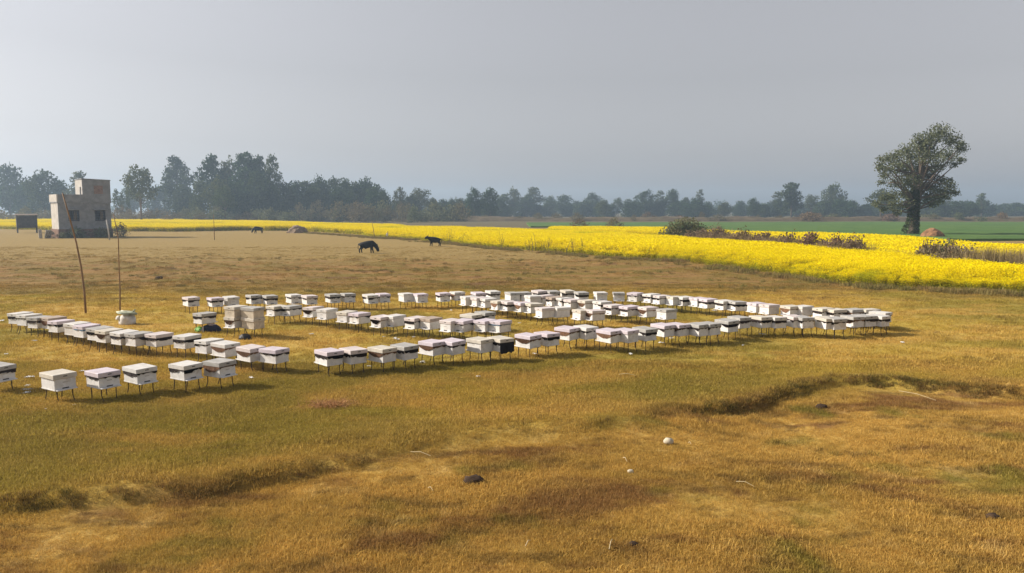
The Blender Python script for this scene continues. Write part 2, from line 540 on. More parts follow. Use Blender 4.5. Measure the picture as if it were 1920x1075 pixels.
# thicker, darker tufts on the steps of the bunds
BUND_M = leafy('bund_blades', (.085, .080, .020), (.19, .125, .04), .25, .5, (.36, .25, .08), 1.2)
bund_kinds = [proto('bund_tuft', *blades(44, .17, .04, .15, .005, .8, s + 60), [BUND_M]) for s in (1, 2, 3)]
bx = RNG.uniform(-14, 18, 3600)
w = np.interp(bx, EX, ED)
bx = bx[RNG.uniform(0, 1, len(bx)) < np.clip((w - .05) / .16, 0, 1) ** 1.5 * (.35 + 1.3 * np.clip(vnoise(bx / 1.7, bx * 0, 33) + .5, 0, 1))]
by = edge_y(bx) - .10 + RNG.normal(0, .10, len(bx)) + .35 * vnoise(bx / .9, edge_y(bx) / .9, 8)
rx, ry = [], []
for pts, rh, rw in RIDGES:
    for (x0, y0), (x1, y1) in zip(pts[:-1], pts[1:]):
        n = int(math.hypot(x1 - x0, y1 - y0) * 9)
        t = RNG.uniform(0, 1, n)
        keep = vnoise((x0 + t * (x1 - x0)) / 2.2, (y0 + t * (y1 - y0)) / 2.2, 34) > -.05
        t = t[keep]
        rx.append(x0 + t * (x1 - x0) + RNG.normal(0, rw * .35, len(t))); ry.append(y0 + t * (y1 - y0) - rw * .3 + RNG.normal(0, rw * .3, len(t)))
bx = np.concatenate([bx] + rx); by = np.concatenate([by] + ry)
instancer('bund_grass', np.stack([bx, by, height(bx, by) - .01], 1), RNG.uniform(.35, .8, len(bx)), bund_kinds,
          'dark matted grass on the shaded steps of the bunds', 'grass', 5)

# ------------------------------------------------------------------ mustard and wheat
def mustard_mat():
    m, t, b = new_mat('mustard_flower'); N = NT(t)
    p = N.scalevec(N.pos(), (.55, 1.3, 0))
    isl = N.node('ShaderNodeNewGeometry').outputs['Random Per Island']
    col = N.mix(isl, (.77, .63, .001), (.84, .71, .003))
    g = N.rng(N.noise(p, .11, 3, .5), .60, .70, 0, .8)
    col = N.mix(g, col, (.30, .33, .02))
    d = N.node('ShaderNodeBsdfDiffuse'); tr = N.node('ShaderNodeBsdfTranslucent')
    N.link(col, d.inputs[0]); N.link(col, tr.inputs[0])
    mx = N.node('ShaderNodeMixShader'); mx.inputs[0].default_value = .3
    N.link(d.outputs[0], mx.inputs[1]); N.link(tr.outputs[0], mx.inputs[2])
    N.link(mx.outputs[0], t.nodes['Material Output'].inputs['Surface']); t.nodes.remove(b)
    return m
FLOWER_M = mustard_mat()
MLEAF_M = leafy('mustard_leaf', (.26, .28, .022), (.34, .33, .025), .45, .6, (.62, .52, .02), .6)

def canopy_mat():
    m, t, b = new_mat('mustard_canopy'); N = NT(t)
    p = N.pos()
    n1 = N.noise(N.scalevec(p, (1, 1, 1)), 3.0, 4, .7)
    col = N.mix(N.rng(n1, .35, .6), (.58, .49, .004), (.80, .64, .002))
    g = N.rng(N.noise(N.scalevec(p, (.55, 1.3, 0)), .11, 3, .5), .60, .70, 0, .7)
    col = N.mix(g, col, (.22, .25, .02))
    N.link(col, b.inputs['Base Color']); b.inputs['Roughness'].default_value = .95; b.inputs['Specular IOR Level'].default_value = .05
    N.link(N.bump(n1, .8, .15), b.inputs['Normal'])
    return m
CANOPY_M = canopy_mat()

def mustard_clump(seed, rad, nf, fs, nl, ls, h=1.0):
    r = np.random.default_rng(seed)
    def disc(n, q): 
        a = r.uniform(0, 6.283, n); d = q * np.sqrt(r.uniform(0, 1, n)); return d * np.cos(a), d * np.sin(a)
    fx, fy = disc(nf, rad)
    fz = h * (1.0 + .10 * np.cos(fx * 9) * np.sin(fy * 8)) - np.abs(r.normal(0, .20, nf)) * h
    V1, F1 = leaves(np.stack([fx, fy, fz], 1), fs, seed + 1, .3)
    gx, gy = disc(nl, rad * 1.0)
    V2, F2 = leaves(np.stack([gx, gy, r.uniform(.05, .82, nl) * h], 1), ls, seed + 2, .0)
    V = np.concatenate([V1, V2]); Fq = np.concatenate([F1, F2 + len(V1)])
    return V, Fq, [0] * len(F1) + [1] * len(F2)

def mproto(*a):
    V, Fq, mi = mustard_clump(*a)
    return proto('mustard_clump', V, Fq, [FLOWER_M, MLEAF_M], mi)
m_near = [mproto(s, .36, 130, .027, 80, .045) for s in (101, 102, 103, 104)]
m_far = [mproto(s, 1.15, 300, .058, 110, .10) for s in (111, 112, 113)]

def field_sheet(name, poly, step, h, mat, seed, parent=None, jitter=.1, margin=.5):
    poly = np.asarray(poly, float)
    lo, hi = poly.min(0), poly.max(0)
    gx = np.arange(lo[0], hi[0] + step, step); gy = np.arange(lo[1], hi[1] + step, step)
    X, Y = np.meshgrid(gx, gy); nx = len(gx)
    cen = poly.mean(0)
    ok = inside(X.ravel(), Y.ravel(), poly).reshape(X.shape)
    bm = bmesh.new(); vs = {}
    def v(j, i):
        if (j, i) not in vs:
            x, y = X[j, i], Y[j, i]
            z = h + jitter * 2 * float(vnoise(np.array([x / 2.2]), np.array([y / 2.2]), seed)[0]) + random.uniform(-jitter, jitter) * .6
            vs[(j, i)] = bm.verts.new((x + random.uniform(-.2, .2) * step, y + random.uniform(-.2, .2) * step, z))
        return vs[(j, i)]
    for j in range(X.shape[0] - 1):
        for i in range(nx - 1):
            if ok[j, i] and ok[j + 1, i] and ok[j, i + 1] and ok[j + 1, i + 1]:
                bm.faces.new((v(j, i), v(j, i + 1), v(j + 1, i + 1), v(j + 1, i)))
    be = [e for e in bm.edges if e.is_boundary]
    ex = bmesh.ops.extrude_edge_only(bm, edges=be)
    for g in ex['geom']:
        if isinstance(g, bmesh.types.BMVert): g.co.z = -.15
    bmesh.ops.recalc_face_normals(bm, faces=bm.faces)
    me = bpy.data.meshes.new(name); bm.to_mesh(me); bm.free(); me.materials.append(mat)
    return link_mesh(name, me, None, parent)

def in_poly(poly, n, near_bias, ymin=0):
    poly = np.asarray(poly, float); lo, hi = poly.min(0), poly.max(0)
    xs_, ys_ = [], []
    got = 0
    while got < n:
        k = n * 3
        x = RNG.uniform(lo[0], hi[0], k); y = RNG.uniform(lo[1], hi[1], k)
        keep = (y >= ymin) & inside(x, y, poly) & (RNG.uniform(0, 1, k) < np.clip((near_bias / np.maximum(y, 1)) ** 1.4, 0, 1)) & (np.abs(x) < y * .95)
        xs_.append(x[keep]); ys_.append(y[keep]); got += keep.sum()
    x = np.concatenate(xs_)[:n]; y = np.concatenate(ys_)[:n]
    return x, y

NX = np.array([p.x for p in near_w][::-1]); NY = np.array([p.y for p in near_w][::-1])
def edge_taper(x, y):
    d = y - np.interp(x, NX, NY)
    inside_near = (x > NX[0]) & (d > -.5) & (y < 160)
    t = .55 + .45 * sstep(0, 2.6, d + 1.2 * vnoise(x / 1.5, y / 1.5, 47))
    return np.where(inside_near, t, 1.0)

BANDS = [[P(1270, 499, .9), P(1460, 499, .9)], [P(1400, 489, .9), P(1620, 489, .9), P(1830, 487.5, .9)], [P(1000, 436, .9), P(1240, 446, .9)], [P(1560, 447, .9), P(1735, 447, .9)]]
def band_dip(x, y):
    f = np.ones(len(x))
    for ln in BANDS:
        for a, b in zip(ln[:-1], ln[1:]):
            dx, dy = b.x - a.x, b.y - a.y
            t = np.clip(((x - a.x) * dx + (y - a.y) * dy) / (dx * dx + dy * dy), 0, 1)
            dd = np.hypot(x - a.x - t * dx, y - a.y - t * dy) + .8 * vnoise(x / 2, y / 2, 48)
            f = np.minimum(f, .62 + .38 * sstep(.5, 1.3, dd))
    return f

def mustard(poly, label, near_n, far_n, bias, step, seed, sheet_poly=None):
    sheet = field_sheet('mustard_crop', sheet_poly or poly, step, .78, CANOPY_M, seed, None, .08)
    tag(sheet, label, 'crop', kind='stuff')
    for n, kinds, sp, tt in ((near_n, m_near, (.85, 1.12), .1), (far_n, m_far, (.9, 1.08), .02)):
        if not n: continue
        x, y = in_poly(poly, n, bias, 60 if (kinds is m_far and near_n > 5000) else 0)
        z = np.maximum(height(x, y), -.05) - .02
        o = instancer('mustard_flowers', np.stack([x, y, z], 1), RNG.uniform(*sp, n) * (1 + .16 * vnoise(x / 5, y / 5, seed)) * edge_taper(x, y) * band_dip(x, y), kinds, None, None, seed, tt)
        o.parent = sheet
    return sheet

def W(pts, z=0.0):
    return [(P(a, b, z).x, P(a, b, z).y) for a, b in pts]

mustard(M1, 'broad bright yellow mustard crop bordering the brown pasture', 26000, 11000, 38, .8, 41, [(p.x + 1.0, p.y + 3.2) for p in near_w] + M1[len(near_w):])
M2a = W([(-260, 430), (0, 429.5), (110, 432), (250, 434), (330, 434.5), (450, 432.5), (560, 433), (650, 438), (690, 441)]) + W([(690, 424), (560, 420.5), (300, 418), (0, 416), (-260, 415)], CANOPY)
mustard(M2a, 'yellow mustard strip behind the grey house', 0, 11000, 120, 2.2, 42)
M2b = W([(740, 423.2), (690, 421.6), (560, 418.2), (300, 415.8), (0, 414), (-300, 413)], CANOPY)[::-1] + W([(760, 421.6), (560, 415.2), (300, 410.6), (0, 408.4), (-300, 408.4)], CANOPY)
mustard(M2b, 'farther yellow mustard strip below the wooded edge', 0, 9000, 170, 3.0, 43)
M3 = W([(1335, 443.5), (1400, 449), (1480, 455), (1600, 464), (1740, 475), (1850, 485), (2150, 500)], CANOPY) + W([(2100, 463), (1900, 459), (1770, 452), (1705, 444), (1620, 440.5), (1500, 436.5), (1330, 432)], CANOPY)
mustard(M3, 'yellow mustard plot between the dry bank and the lone tree', 2500, 7000, 70, 1.4, 44)
M4 = W([(1040, 429.3), (1240, 434.5)], CANOPY) + W([(1250, 426.2), (1040, 425.4)], CANOPY)
mustard(M4, 'narrow yellow mustard strip beside the grey green thicket', 0, 3500, 130, 1.8, 45)

def wheat_mat():
    m, t, b = new_mat('wheat_green'); N = NT(t)
    p = N.pos()
    n1 = N.noise(N.scalevec(p, (.25, 1, 0)), .25, 4, .6); n2 = N.noise(p, 2.2, 4, .7)
    col = N.mix(N.rng(n1, .35, .65), (.060, .125, .032), (.10, .165, .04))
    col = N.mix(N.rng(n2, .4, .7, 0, .6), col, (.045, .085, .02))
    N.link(col, b.inputs['Base Color']); b.inputs['Roughness'].default_value = .9; b.inputs['Specular IOR Level'].default_value = .1
    N.link(N.bump(n2, .6, .1), b.inputs['Normal'])
    return m
WH = W([(980, 424), (1240, 425.2), (1330, 431), (1500, 435.5), (1620, 439.5), (1705, 443), (1780, 447), (2150, 449)], .35) + W([(2150, 416.5), (1700, 415.5), (1240, 416), (980, 417)], .35)
wheat = field_sheet('wheat_crop', WH, 2.0, .30, wheat_mat(), 50, None, .06)
tag(wheat, 'young green wheat crop behind the lone tree', 'crop', kind='stuff')

# low earth bank beyond the wheat
BANK_M = paint('bank_earth', (.135, .105, .065), .95, .25, .35, (.075, .07, .035), .7, .0, .05)
by_, bx_ = np.arange(0, 13, 1.0), np.arange(-40, 330, 1.6)
def bank_z(X, Y):
    prof = np.clip(np.sin(np.clip((Y - 0) / 12, 0, 1) * math.pi), 0, 1) ** .6
    return -.1 + (1.5 + .9 * vnoise(X / 11, Y / 3, 60) + .5 * vnoise(X / 2.7, Y / 1.8, 61)) * prof
bank_o = link_mesh('earth_bank', grid_mesh('earth_bank', bx_, by_, bank_z, BANK_M), None, None, (0, 272, 0))
tag(bank_o, 'low brown earth bank running beyond the wheat', 'bank', kind='structure')

# ------------------------------------------------------------------ trees
BARK = paint('bark', (.17, .13, .10), .95, .3, 2.0, (.08, .06, .045), .6, .5, .1, aniso=(1, 1, .3))
F_DARK = leafy('foliage_dark', (.024, .045, .020), (.045, .074, .030), .25, .35, (.09, .11, .04), .18)
F_MID = leafy('foliage_mid', (.045, .068, .024), (.080, .100, .036), .3, .35, (.13, .13, .05), .2)
F_DRY = leafy('foliage_dry', (.115, .108, .062), (.165, .145, .082), .3, .4, (.20, .15, .08), .25)
F_GREY = leafy('foliage_greygreen', (.095, .115, .060), (.13, .145, .075), .3, .4, (.20, .20, .11), .5)
F_BROWN = leafy('foliage_brown', (.13, .085, .055), (.19, .125, .075), .2, .4, (.26, .18, .11), .6)

def lobes_leaves(lobes, n, size, seed, mat, name='crown', shell=.5):
    r = np.random.default_rng(seed)
    vol = np.array([l[3] * l[4] * l[5] for l in lobes]) ** .67
    cnt = np.maximum(6, (n * vol / vol.sum()).astype(int))
    pts = []
    for l, k in zip(lobes, cnt):
        d = r.normal(0, 1, (k, 3)); d /= np.linalg.norm(d, axis=1)[:, None]
        rad = r.uniform(0, 1, k) ** shell * r.uniform(.82, 1.2, k)
        pts.append(np.array(l[:3]) + d * rad[:, None] * np.array(l[3:6]))
    V, Fq = leaves(np.concatenate(pts), size, seed + 5, .25)
    return np_mesh(name, V, Fq, mat)

def rand_lobes(H, Wd, cb, nl, seed, lr=.26, peak=.55):
    r = random.Random(seed); out = []
    for i in range(nl):
        f = (i + .5) / nl
        z = H * (cb + (1 - cb) * f * .92)
        env = math.sin(max(.12, min(1, (f * .86 + .14))) * math.pi) ** .6 if peak < .9 else 1
        a = i * 2.4 + r.uniform(-.5, .5)
        q = Wd * .5 * env * r.uniform(.25, .85)
        rr = Wd * lr * r.uniform(.65, 1.2) * (.75 + .35 * env)
        out.append((q * math.cos(a), q * math.sin(a), z, rr, rr, rr * r.uniform(.6, .85)))
    return out

def trunk_mesh(H, cb, lobes, seed, r0, fork=None, lean=.0):
    r = random.Random(seed); mb = MB()
    fz = H * (fork if fork else max(cb * .9, .18))
    top = H * .72
    mid = (lean * H * .5, 0, fz)
    mb.tube([(0, 0, -.3), (lean * H * .2, r.uniform(-.1, .1), fz * .5), mid, (lean * H * .6, r.uniform(-.4, .4), (fz + top) * .5), (lean * H * .7, r.uniform(-.5, .5), top)],
            [r0 * 1.25, r0, r0 * .85, r0 * .5, r0 * .12], 8)
    for l in lobes[::2] if len(lobes) > 8 else lobes:
        zs = r.uniform(.9, 1.25) * fz
        if zs > l[2]: zs = max(.3, l[2] * .7)
        s = Vector((lean * H * .5 * min(1, zs / fz), 0, zs)); e = Vector(l[:3])
        md = s.lerp(e, .5) + Vector((r.uniform(-.3, .3), r.uniform(-.3, .3), -.06 * (e - s).length))
        mb.tube([s, md, e], [r0 * .42, r0 * .26, r0 * .07], 5)
    return mb.mesh('trunk', BARK, True)

def tree_kind(H, Wd, cb, nl, n, size, mat, seed, lr=.26, r0=.35, fork=None, lean=0, shell=.5):
    lb = rand_lobes(H, Wd, cb, nl, seed, lr)
    return trunk_mesh(H, cb, lb, seed, r0, fork, lean), lobes_leaves(lb, n, size, seed, mat, 'crown', shell), H, Wd

KINDS = {
    'round': [tree_kind(18, 14, .22, 14, 2300, .52, F_DARK, s) for s in (1, 2)] + [tree_kind(18, 14, .20, 13, 2300, .52, F_MID, 3)],
    'tall': [tree_kind(24, 13, .25, 17, 2600, .55, F_DARK, s, .24) for s in (5, 6)],
    'open': [tree_kind(16, 15, .48, 13, 1700, .42, F_MID, s, .20, .4, .3) for s in (8, 9)],
    'slim': [tree_kind(18, 5, .30, 10, 900, .38, F_MID, s, .36, .2) for s in (11, 12)],
    'dense': [tree_kind(16, 15, .06, 18, 2800, .55, F_DARK, s, .25) for s in (14, 15, 16)],
    'ragged': [tree_kind(20, 9, .25, 13, 1500, .45, F_MID, s, .27) for s in (18, 19)],
    'shrub': [tree_kind(4, 7, .05, 10, 700, .26, F_GREY, s, .24, .08) for s in (21, 22)],
    'dry': [tree_kind(4, 7, .08, 10, 700, .22, F_DRY, s, .24, .08, shell=.7) for s in (24, 25)],
    'brush': [tree_kind(2, 4, .02, 10, 900, .15, F_BROWN, s, .28, .05, shell=.6) for s in (27, 28)],
}
CNT = {}
def plant(name, kind, loc, h, wd, label, cat, group=None, var=None):
    k = KINDS[kind]; c = CNT.get(kind, 0); CNT[kind] = c + 1
    tm, cm, H, Wd = k[(c if var is None else var) % len(k)]
    e = empty(name, loc, random.uniform(0, 6.28), (wd / Wd, wd / Wd, h / H))
    link_mesh('trunk' if name.endswith('tree') else 'stem', tm, None, e)
    link_mesh('crown' if name.endswith('tree') else 'foliage', cm, None, e)
    return tag(e, label, cat, group)

def far_tree(x, ytop, hw, d, kind, label, group, var=None):
    h = (HORIZON - ytop) / F_PX * d + CAM_H
    if group and group in KIND_WORDS: label = KIND_WORDS[group][kind] + label
    return plant('broadleaf_tree', kind, (dist_px(x, d), d, -.1), h, 2 * hw / F_PX * d, label, 'tree', group, var)

KIND_WORDS = {'faint trees beyond the wheat': {'slim': 'slender ', 'open': 'thin crowned ', 'round': 'round crowned ', 'dense': 'low bushy ', 'ragged': 'ragged topped '}}
for g_ in ('hazy trees beyond the house', 'small trees along the far field edge', 'trees of the wood beyond the mustard', 'tallest trees of the wood'):
    KIND_WORDS[g_] = {'slim': 'slender ', 'open': 'thin crowned ', 'round': 'round crowned ', 'dense': 'bushy ', 'ragged': 'ragged topped ', 'tall': 'high crowned '}
WOOD = 'trees of the wood beyond the mustard'
LW = 'dark leafy tree crowded in the wood beyond the mustard'
for a in [(555, 343, 26, 298, 'dense'), (578, 336, 26, 305, 'tall'), (602, 334, 26, 300, 'dense'), (626, 334, 26, 308, 'round'), (650, 335, 25, 300, 'dense'),
          (668, 344, 24, 292, 'dense'), (688, 336, 26, 304, 'dense'), (706, 346, 24, 298, 'round'), (722, 358, 18, 292, 'dense'), (536, 346, 24, 290, 'dense'),
          (590, 352, 26, 285, 'dense'), (640, 352, 28, 285, 'dense'), (700, 362, 24, 284, 'dense')]:
    far_tree(*a, LW, WOOD)
LT = 'towering dark tree in the tallest clump of the wood'
for a in [(403, 288, 27, 288, 'tall'), (432, 300, 26, 292, 'round'), (466, 280, 34, 285, 'tall'), (490, 290, 24, 290, 'tall'), (516, 287, 17, 282, 'ragged')]:
    far_tree(*a, LT, 'tallest trees of the wood')
far_tree(338, 292, 31, 330, 'tall', 'tall rounded tree standing left of the tallest clump', None, 1)
LM = 'middle height leafy tree filling under the tallest clump'
for a in [(378, 338, 24, 275, 'round'), (418, 334, 28, 270, 'round'), (452, 342, 28, 272, 'dense'), (488, 322, 28, 274, 'dense'), (515, 345, 26, 276, 'dense'), (348, 346, 26, 300, 'dense')]:
    far_tree(*a, LM, 'lower trees under the tallest clump', 2)
far_tree(268, 316, 36, 238, 'open', 'forked open crowned tree beside the grey house', None, 0)
far_tree(425, 352, 26, 250, 'open', 'thin leaning tree before the tallest clump', None, 1)
LH = 'hazy tree beyond the mustard near the grey house'
for a in [(-18, 318, 40, 350, 'round'), (24, 309, 36, 340, 'round'), (88, 321, 33, 300, 'round'), (60, 338, 30, 330, 'dense'), (120, 342, 26, 310, 'dense'), (156, 321, 22, 290, 'ragged'), (250, 350, 26, 420, 'round'), (300, 350, 26, 400, 'dense')]:
    far_tree(*a, LH, 'hazy trees beyond the house')
LS = 'slender bare stemmed tree beside the grey house'
for a in [(223, 352, 5, 260, 'slim'), (233, 360, 4.5, 262, 'slim'), (244, 352, 5, 258, 'slim')]:
    far_tree(*a, LS, 'slender trees by the house')
LG = 'small hazy tree standing along the far field edge'
for a in [(750, 349, 14, 320, 'ragged'), (788, 356, 27, 335, 'open'), (770, 366, 20, 325, 'round'), (812, 372, 16, 330, 'open'), (832, 374, 16, 360, 'round'), (858, 372, 15, 350, 'round'),
          (889, 352, 15, 320, 'round'), (919, 353, 18, 318, 'round')]:
    far_tree(*a, LG, 'small trees along the far field edge', None)
LB = 'faint blue tree in the hazy line beyond the wheat'
for a in [(945, 362, 16, 450, 'slim'), (964, 353, 16, 455, 'round'), (1000, 351, 20, 460, 'ragged'), (988, 366, 20, 450, 'dense'), (1030, 369, 18, 470, 'open'), (1056, 366, 20, 480, 'round'), (1080, 378, 18, 520, 'dense'),
          (1110, 362, 15, 480, 'round'), (1131, 374, 16, 400, 'round'), (1158, 372, 14, 470, 'open'), (1176, 372, 12, 480, 'ragged'), (1190, 376, 16, 480, 'dense'), (1209, 357, 22, 430, 'round'), (1237, 356, 9, 470, 'slim'),
          (1236, 376, 14, 430, 'dense'), (1259, 355, 17, 430, 'round'), (1284, 372, 14, 470, 'dense'), (1302, 372, 22, 400, 'dense'), (1311, 353, 8, 480, 'slim'), (1325, 378, 16, 450, 'dense'), (1356, 379, 14, 400, 'round'),
          (1384, 384, 14, 460, 'dense'), (1410, 371, 12, 385, 'round'), (1430, 382, 16, 400, 'dense'), (1456, 358, 10, 430, 'slim'), (1460, 374, 18, 400, 'dense'),
          (1518, 367, 18, 420, 'open'), (1540, 378, 20, 400, 'dense'), (1592, 376, 20, 390, 'dense'),
          (1620, 382, 22, 480, 'dense'), (1660, 368, 26, 420, 'dense'), (1736, 372, 22, 390, 'dense'), (1760, 376, 22, 380, 'dense'), (1790, 378, 22, 385, 'dense'),
          (1815, 379, 22, 390, 'round'), (1770, 366, 9, 470, 'slim'), (1850, 386, 18, 500, 'dense'), (1880, 386, 20, 560, 'dense'), (1910, 388, 22, 560, 'dense'), (1950, 384, 24, 520, 'round'), (1990, 380, 26, 500, 'dense')]:
    far_tree(*a, LB, 'faint trees beyond the wheat')
far_tree(1481, 339, 24, 380, 'tall', 'tallest domed tree in the hazy line beyond the wheat', None, 0)
far_tree(1557, 345, 22, 420, 'round', 'pale round topped tree beside the tallest domed one', None, 2)
far_tree(1836, 360, 10, 420, 'slim', 'narrow upright tree rising from hazy line past the lone tree', None, 1)
far_tree(1576, 374, 26, 378, 'dense', 'dark bushy tree below the pale round topped one', None, 2)
far_tree(1648, 356, 28, 300, 'open', 'thin grey tree just behind the lone tree', None, 1)

for i in range(34):
    x_ = 945 + i * 29 + random.uniform(-9, 9)
    far_tree(x_, random.uniform(376, 385), random.uniform(16, 26), random.uniform(400, 540), 'dense', LB, 'faint trees beyond the wheat')
for i in range(12):
    x_ = 735 + i * 18 + random.uniform(-6, 6)
    far_tree(x_, random.uniform(370, 384), random.uniform(12, 20), random.uniform(330, 420), 'dense', LG, 'small trees along the far field edge')
# far wood that reads as one mass
mass = []
r_ = random.Random(5)
for i in range(150):
    xx = r_.uniform(-1150, 1150); dd = r_.uniform(760, 880)
    hh = r_.uniform(7, 14)
    mass.append((xx, dd, hh * .5, r_.uniform(8, 16), 7, hh * .55))
tag(link_mesh('distant_wood', lobes_leaves(mass, 15000, 1.3, 77, F_DARK, 'distant_wood')), 'distant band of woodland fading into haze', 'wood', kind='stuff')

# undergrowth along the wood
LU = 'pale scrubby bush along the foot of the wood'
for i in range(58):
    x = -60 + i * 16.5 + random.uniform(-9, 9)
    d = random.uniform(240, 272)
    if x > 870: break
    plant('scrub_bush', random.choice(['dry', 'shrub', 'dry']), (dist_px(x, d), d, -.1), random.uniform(2.6, 5.2) * (1.4 if x > 560 else 1), random.uniform(5, 10), LU, 'bush', 'scrub along the wood')
LU2 = 'brown scrub bush on the earth bank beyond the wheat'
for i in range(26):
    x = 880 + i * 42 + random.uniform(-16, 16)
    d = random.uniform(268, 290)
    plant('scrub_bush', random.choice(['dry', 'brush', 'dry', 'shrub']), (dist_px(x, d), d, .5 if 273 < d < 283 else 0), random.uniform(1.4, 3.0), random.uniform(3, 7), LU2, 'bush', 'scrub on the earth bank')

# the lone tree on the right
TD = P(1712, 442).y
def tp(x, y, dy=0.0):
    return ((x - 1712) / F_PX * TD, dy, (442 - y) / F_PX * TD)
TS = F_PX / TD
lt_l = [(1752, 240, 22), (1735, 252, 18), (1718, 262, 20), (1775, 256, 20), (1793, 272, 13), (1795, 292, 10), (1770, 280, 20), (1690, 270, 16), (1700, 285, 20), (1672, 285, 16), (1655, 290, 14), (1642, 289, 8),
        (1644, 310, 10), (1660, 312, 14), (1735, 285, 22), (1715, 305, 22), (1690, 310, 20), (1672, 335, 16), (1645, 335, 9), (1700, 335, 20), (1752, 305, 14), (1760, 330, 12), (1778, 330, 7), (1745, 345, 19),
        (1768, 352, 20), (1786, 356, 10), (1738, 365, 20), (1690, 358, 18), (1665, 362, 16), (1675, 380, 15), (1698, 378, 14), (1655, 388, 10), (1760, 372, 9), (1722, 345, 14), (1650, 366, 8), (1712, 250, 12), (1680, 300, 18), (1640, 300, 10), (1730, 320, 20), (1708, 360, 18), (1650, 322, 10), (1725, 270, 20), (1795, 260, 9), (1782, 300, 9), (1776, 342, 12), (1762, 364, 14), (1748, 378, 10), (1640, 378, 9), (1680, 395, 9)]
rl = random.Random(4)
LOB = []
for (x, y, rr) in lt_l:
    dy_ = rl.uniform(-3.2, 3.2); q = tp(x, y, dy_); rm = rr / TS
    q = (q[0] + (1712 - 960) / F_PX * dy_, q[1], q[2] - .12)
    LOB.append((q[0], q[1], q[2], rm * 1.12, rm * 1.12, rm * .88))
lone = empty('lone_tree', (P(1712, 442).x, TD, 0), 0, (.97, .97, .935))
tag(lone, 'large gnarled tree with open crown and ivy clad trunk beside wheat', 'tree')
mb = MB()
mb.tube([tp(1708, 446), tp(1711, 430), tp(1713, 405), tp(1716, 375), tp(1718, 350), tp(1722, 320), tp(1728, 290, .6), tp(1745, 255, .9)], [.84, .68, .58, .52, .45, .34, .21, .06], 12)
for i, l in enumerate(LOB):
    zz = rl.choice([375, 362, 348, 332, 318, 304])
    if l[2] < tp(0, 350)[2]: zz = rl.choice([395, 380, 370])
    s = Vector(tp(1714 + (380 - zz) * .1, zz)); e = Vector(l[:3])
    md = s.lerp(e, .5) + Vector((rl.uniform(-.4, .4), rl.uniform(-.4, .4), rl.uniform(-.5, .5)))
    mb.tube([s, s.lerp(md, .5) + Vector((0, 0, rl.uniform(-.2, .3))), md, e], [.20, .15, .11, .03], 6)
mb.build('trunk', BARK, lone, smooth=True)
LONE_M = leafy('lone_foliage', (.095, .108, .056), (.140, .150, .080), .38, .5, (.22, .21, .12), .35)
link_mesh('crown', lobes_leaves(LOB, 19000, .145, 91, LONE_M, 'crown', .6), None, lone)
iv = np.random.default_rng(3)
n = 2600
zz = iv.uniform(0, 1, n) ** .8 * 7.6
aa = iv.uniform(0, 6.283, n)
rr = (.86 - zz * .04) * iv.uniform(.95, 1.3, n) + .9 * np.clip(1 - zz / 2.6, 0, 1) * (np.cos(aa) < -.2) * iv.uniform(0, 1, n)
V, Fq = leaves(np.stack([rr * np.cos(aa) + zz * .02 - .2, rr * np.sin(aa), zz], 1), .15, 8)
link_mesh('ivy', np_mesh('ivy', V, Fq, leafy('ivy_leaf', (.022, .038, .012), (.045, .065, .02), .2, .4, (.10, .12, .04), .6)), None, lone)

# thicket, dry bank and reeds in the mustard
tp0 = P(1287, 442, CANOPY) + Vector((0, 1.2, -CANOPY))
k = empty('thicket', (tp0.x, tp0.y, 0), 0, (.74, .74, 1.05)); tag(k, 'grey green leafy thicket rising from the mustard', 'bush')
TL = [(-3.1, 0, .8, 1.2, 1.2, .9), (-2.2, .4, 1.5, 1.2, 1.3, 1.0), (-1.1, -.3, 1.8, 1.2, 1.3, 1.0), (0, .3, 2.1, 1.3, 1.3, .95), (1.1, -.2, 2.0, 1.2, 1.3, 1.0), (2.1, .2, 1.6, 1.2, 1.2, 1.0), (3.0, 0, 1.2, 1.0, 1.1, .9), (-.5, -.8, .9, 1.6, 1, .9), (1.6, -.8, .9, 1.6, 1, .9), (3.4, .1, .7, .9, .9, .7), (-3.7, .2, .5, .8, .8, .5)]
link_mesh('foliage', lobes_leaves(TL, 3800, .12, 31, F_GREY, 'foliage'), None, k)
mb = MB()
for l in TL:
    mb.tube([(l[0] * .8, l[1], -.1), (l[0] * .9, l[1], l[2] * .6), l[:3]], [.04, .03, .01], 5)
mb.build('stem', BARK, k)

def strip_pts(line, n, spread, seed):
    r = np.random.default_rng(seed)
    a = np.array([[p.x, p.y] for p in line]); seg = np.linalg.norm(a[1:] - a[:-1], axis=1)
    i = r.choice(len(seg), n, p=seg / seg.sum()); t = r.uniform(0, 1, n)[:, None]
    q = a[i] + (a[i + 1] - a[i]) * t
    return np.column_stack([q + r.normal(0, spread, (n, 2)), np.zeros(n)])

DRY_M = leafy('dry_stalks', (.17, .115, .07), (.24, .16, .085), .2, .5, (.36, .26, .15), .5)
B1 = Vector((0, 1.0, -CANOPY))
dry_line = [P(x, y, CANOPY) + B1 for x, y in ((1325, 446), (1400, 452), (1480, 458.5), (1550, 464), (1630, 470))]
q = strip_pts(dry_line, 460, .60, 5)
V, Fq = blades(0, 0, .9, 1.85, .016, .30, 6, pts=np.repeat(q, 26, 0) + np.random.default_rng(9).normal(0, .22, (460 * 26, 3)) * [1, 1, 0])
tag(link_mesh('dry_bank_grass', np_mesh('dry_bank_grass', V, Fq, DRY_M)), 'brown dry grass bank cutting through the mustard', 'grass', kind='stuff')
q = strip_pts([P(x, y, CANOPY) + B1 for x, y in ((1625, 469.5), (1740, 479), (1835, 490))], 190, .4, 6)
V, Fq = blades(0, 0, .7, 1.35, .013, .4, 7, pts=np.repeat(q, 26, 0) + np.random.default_rng(8).normal(0, .2, (190 * 26, 3)) * [1, 1, 0])
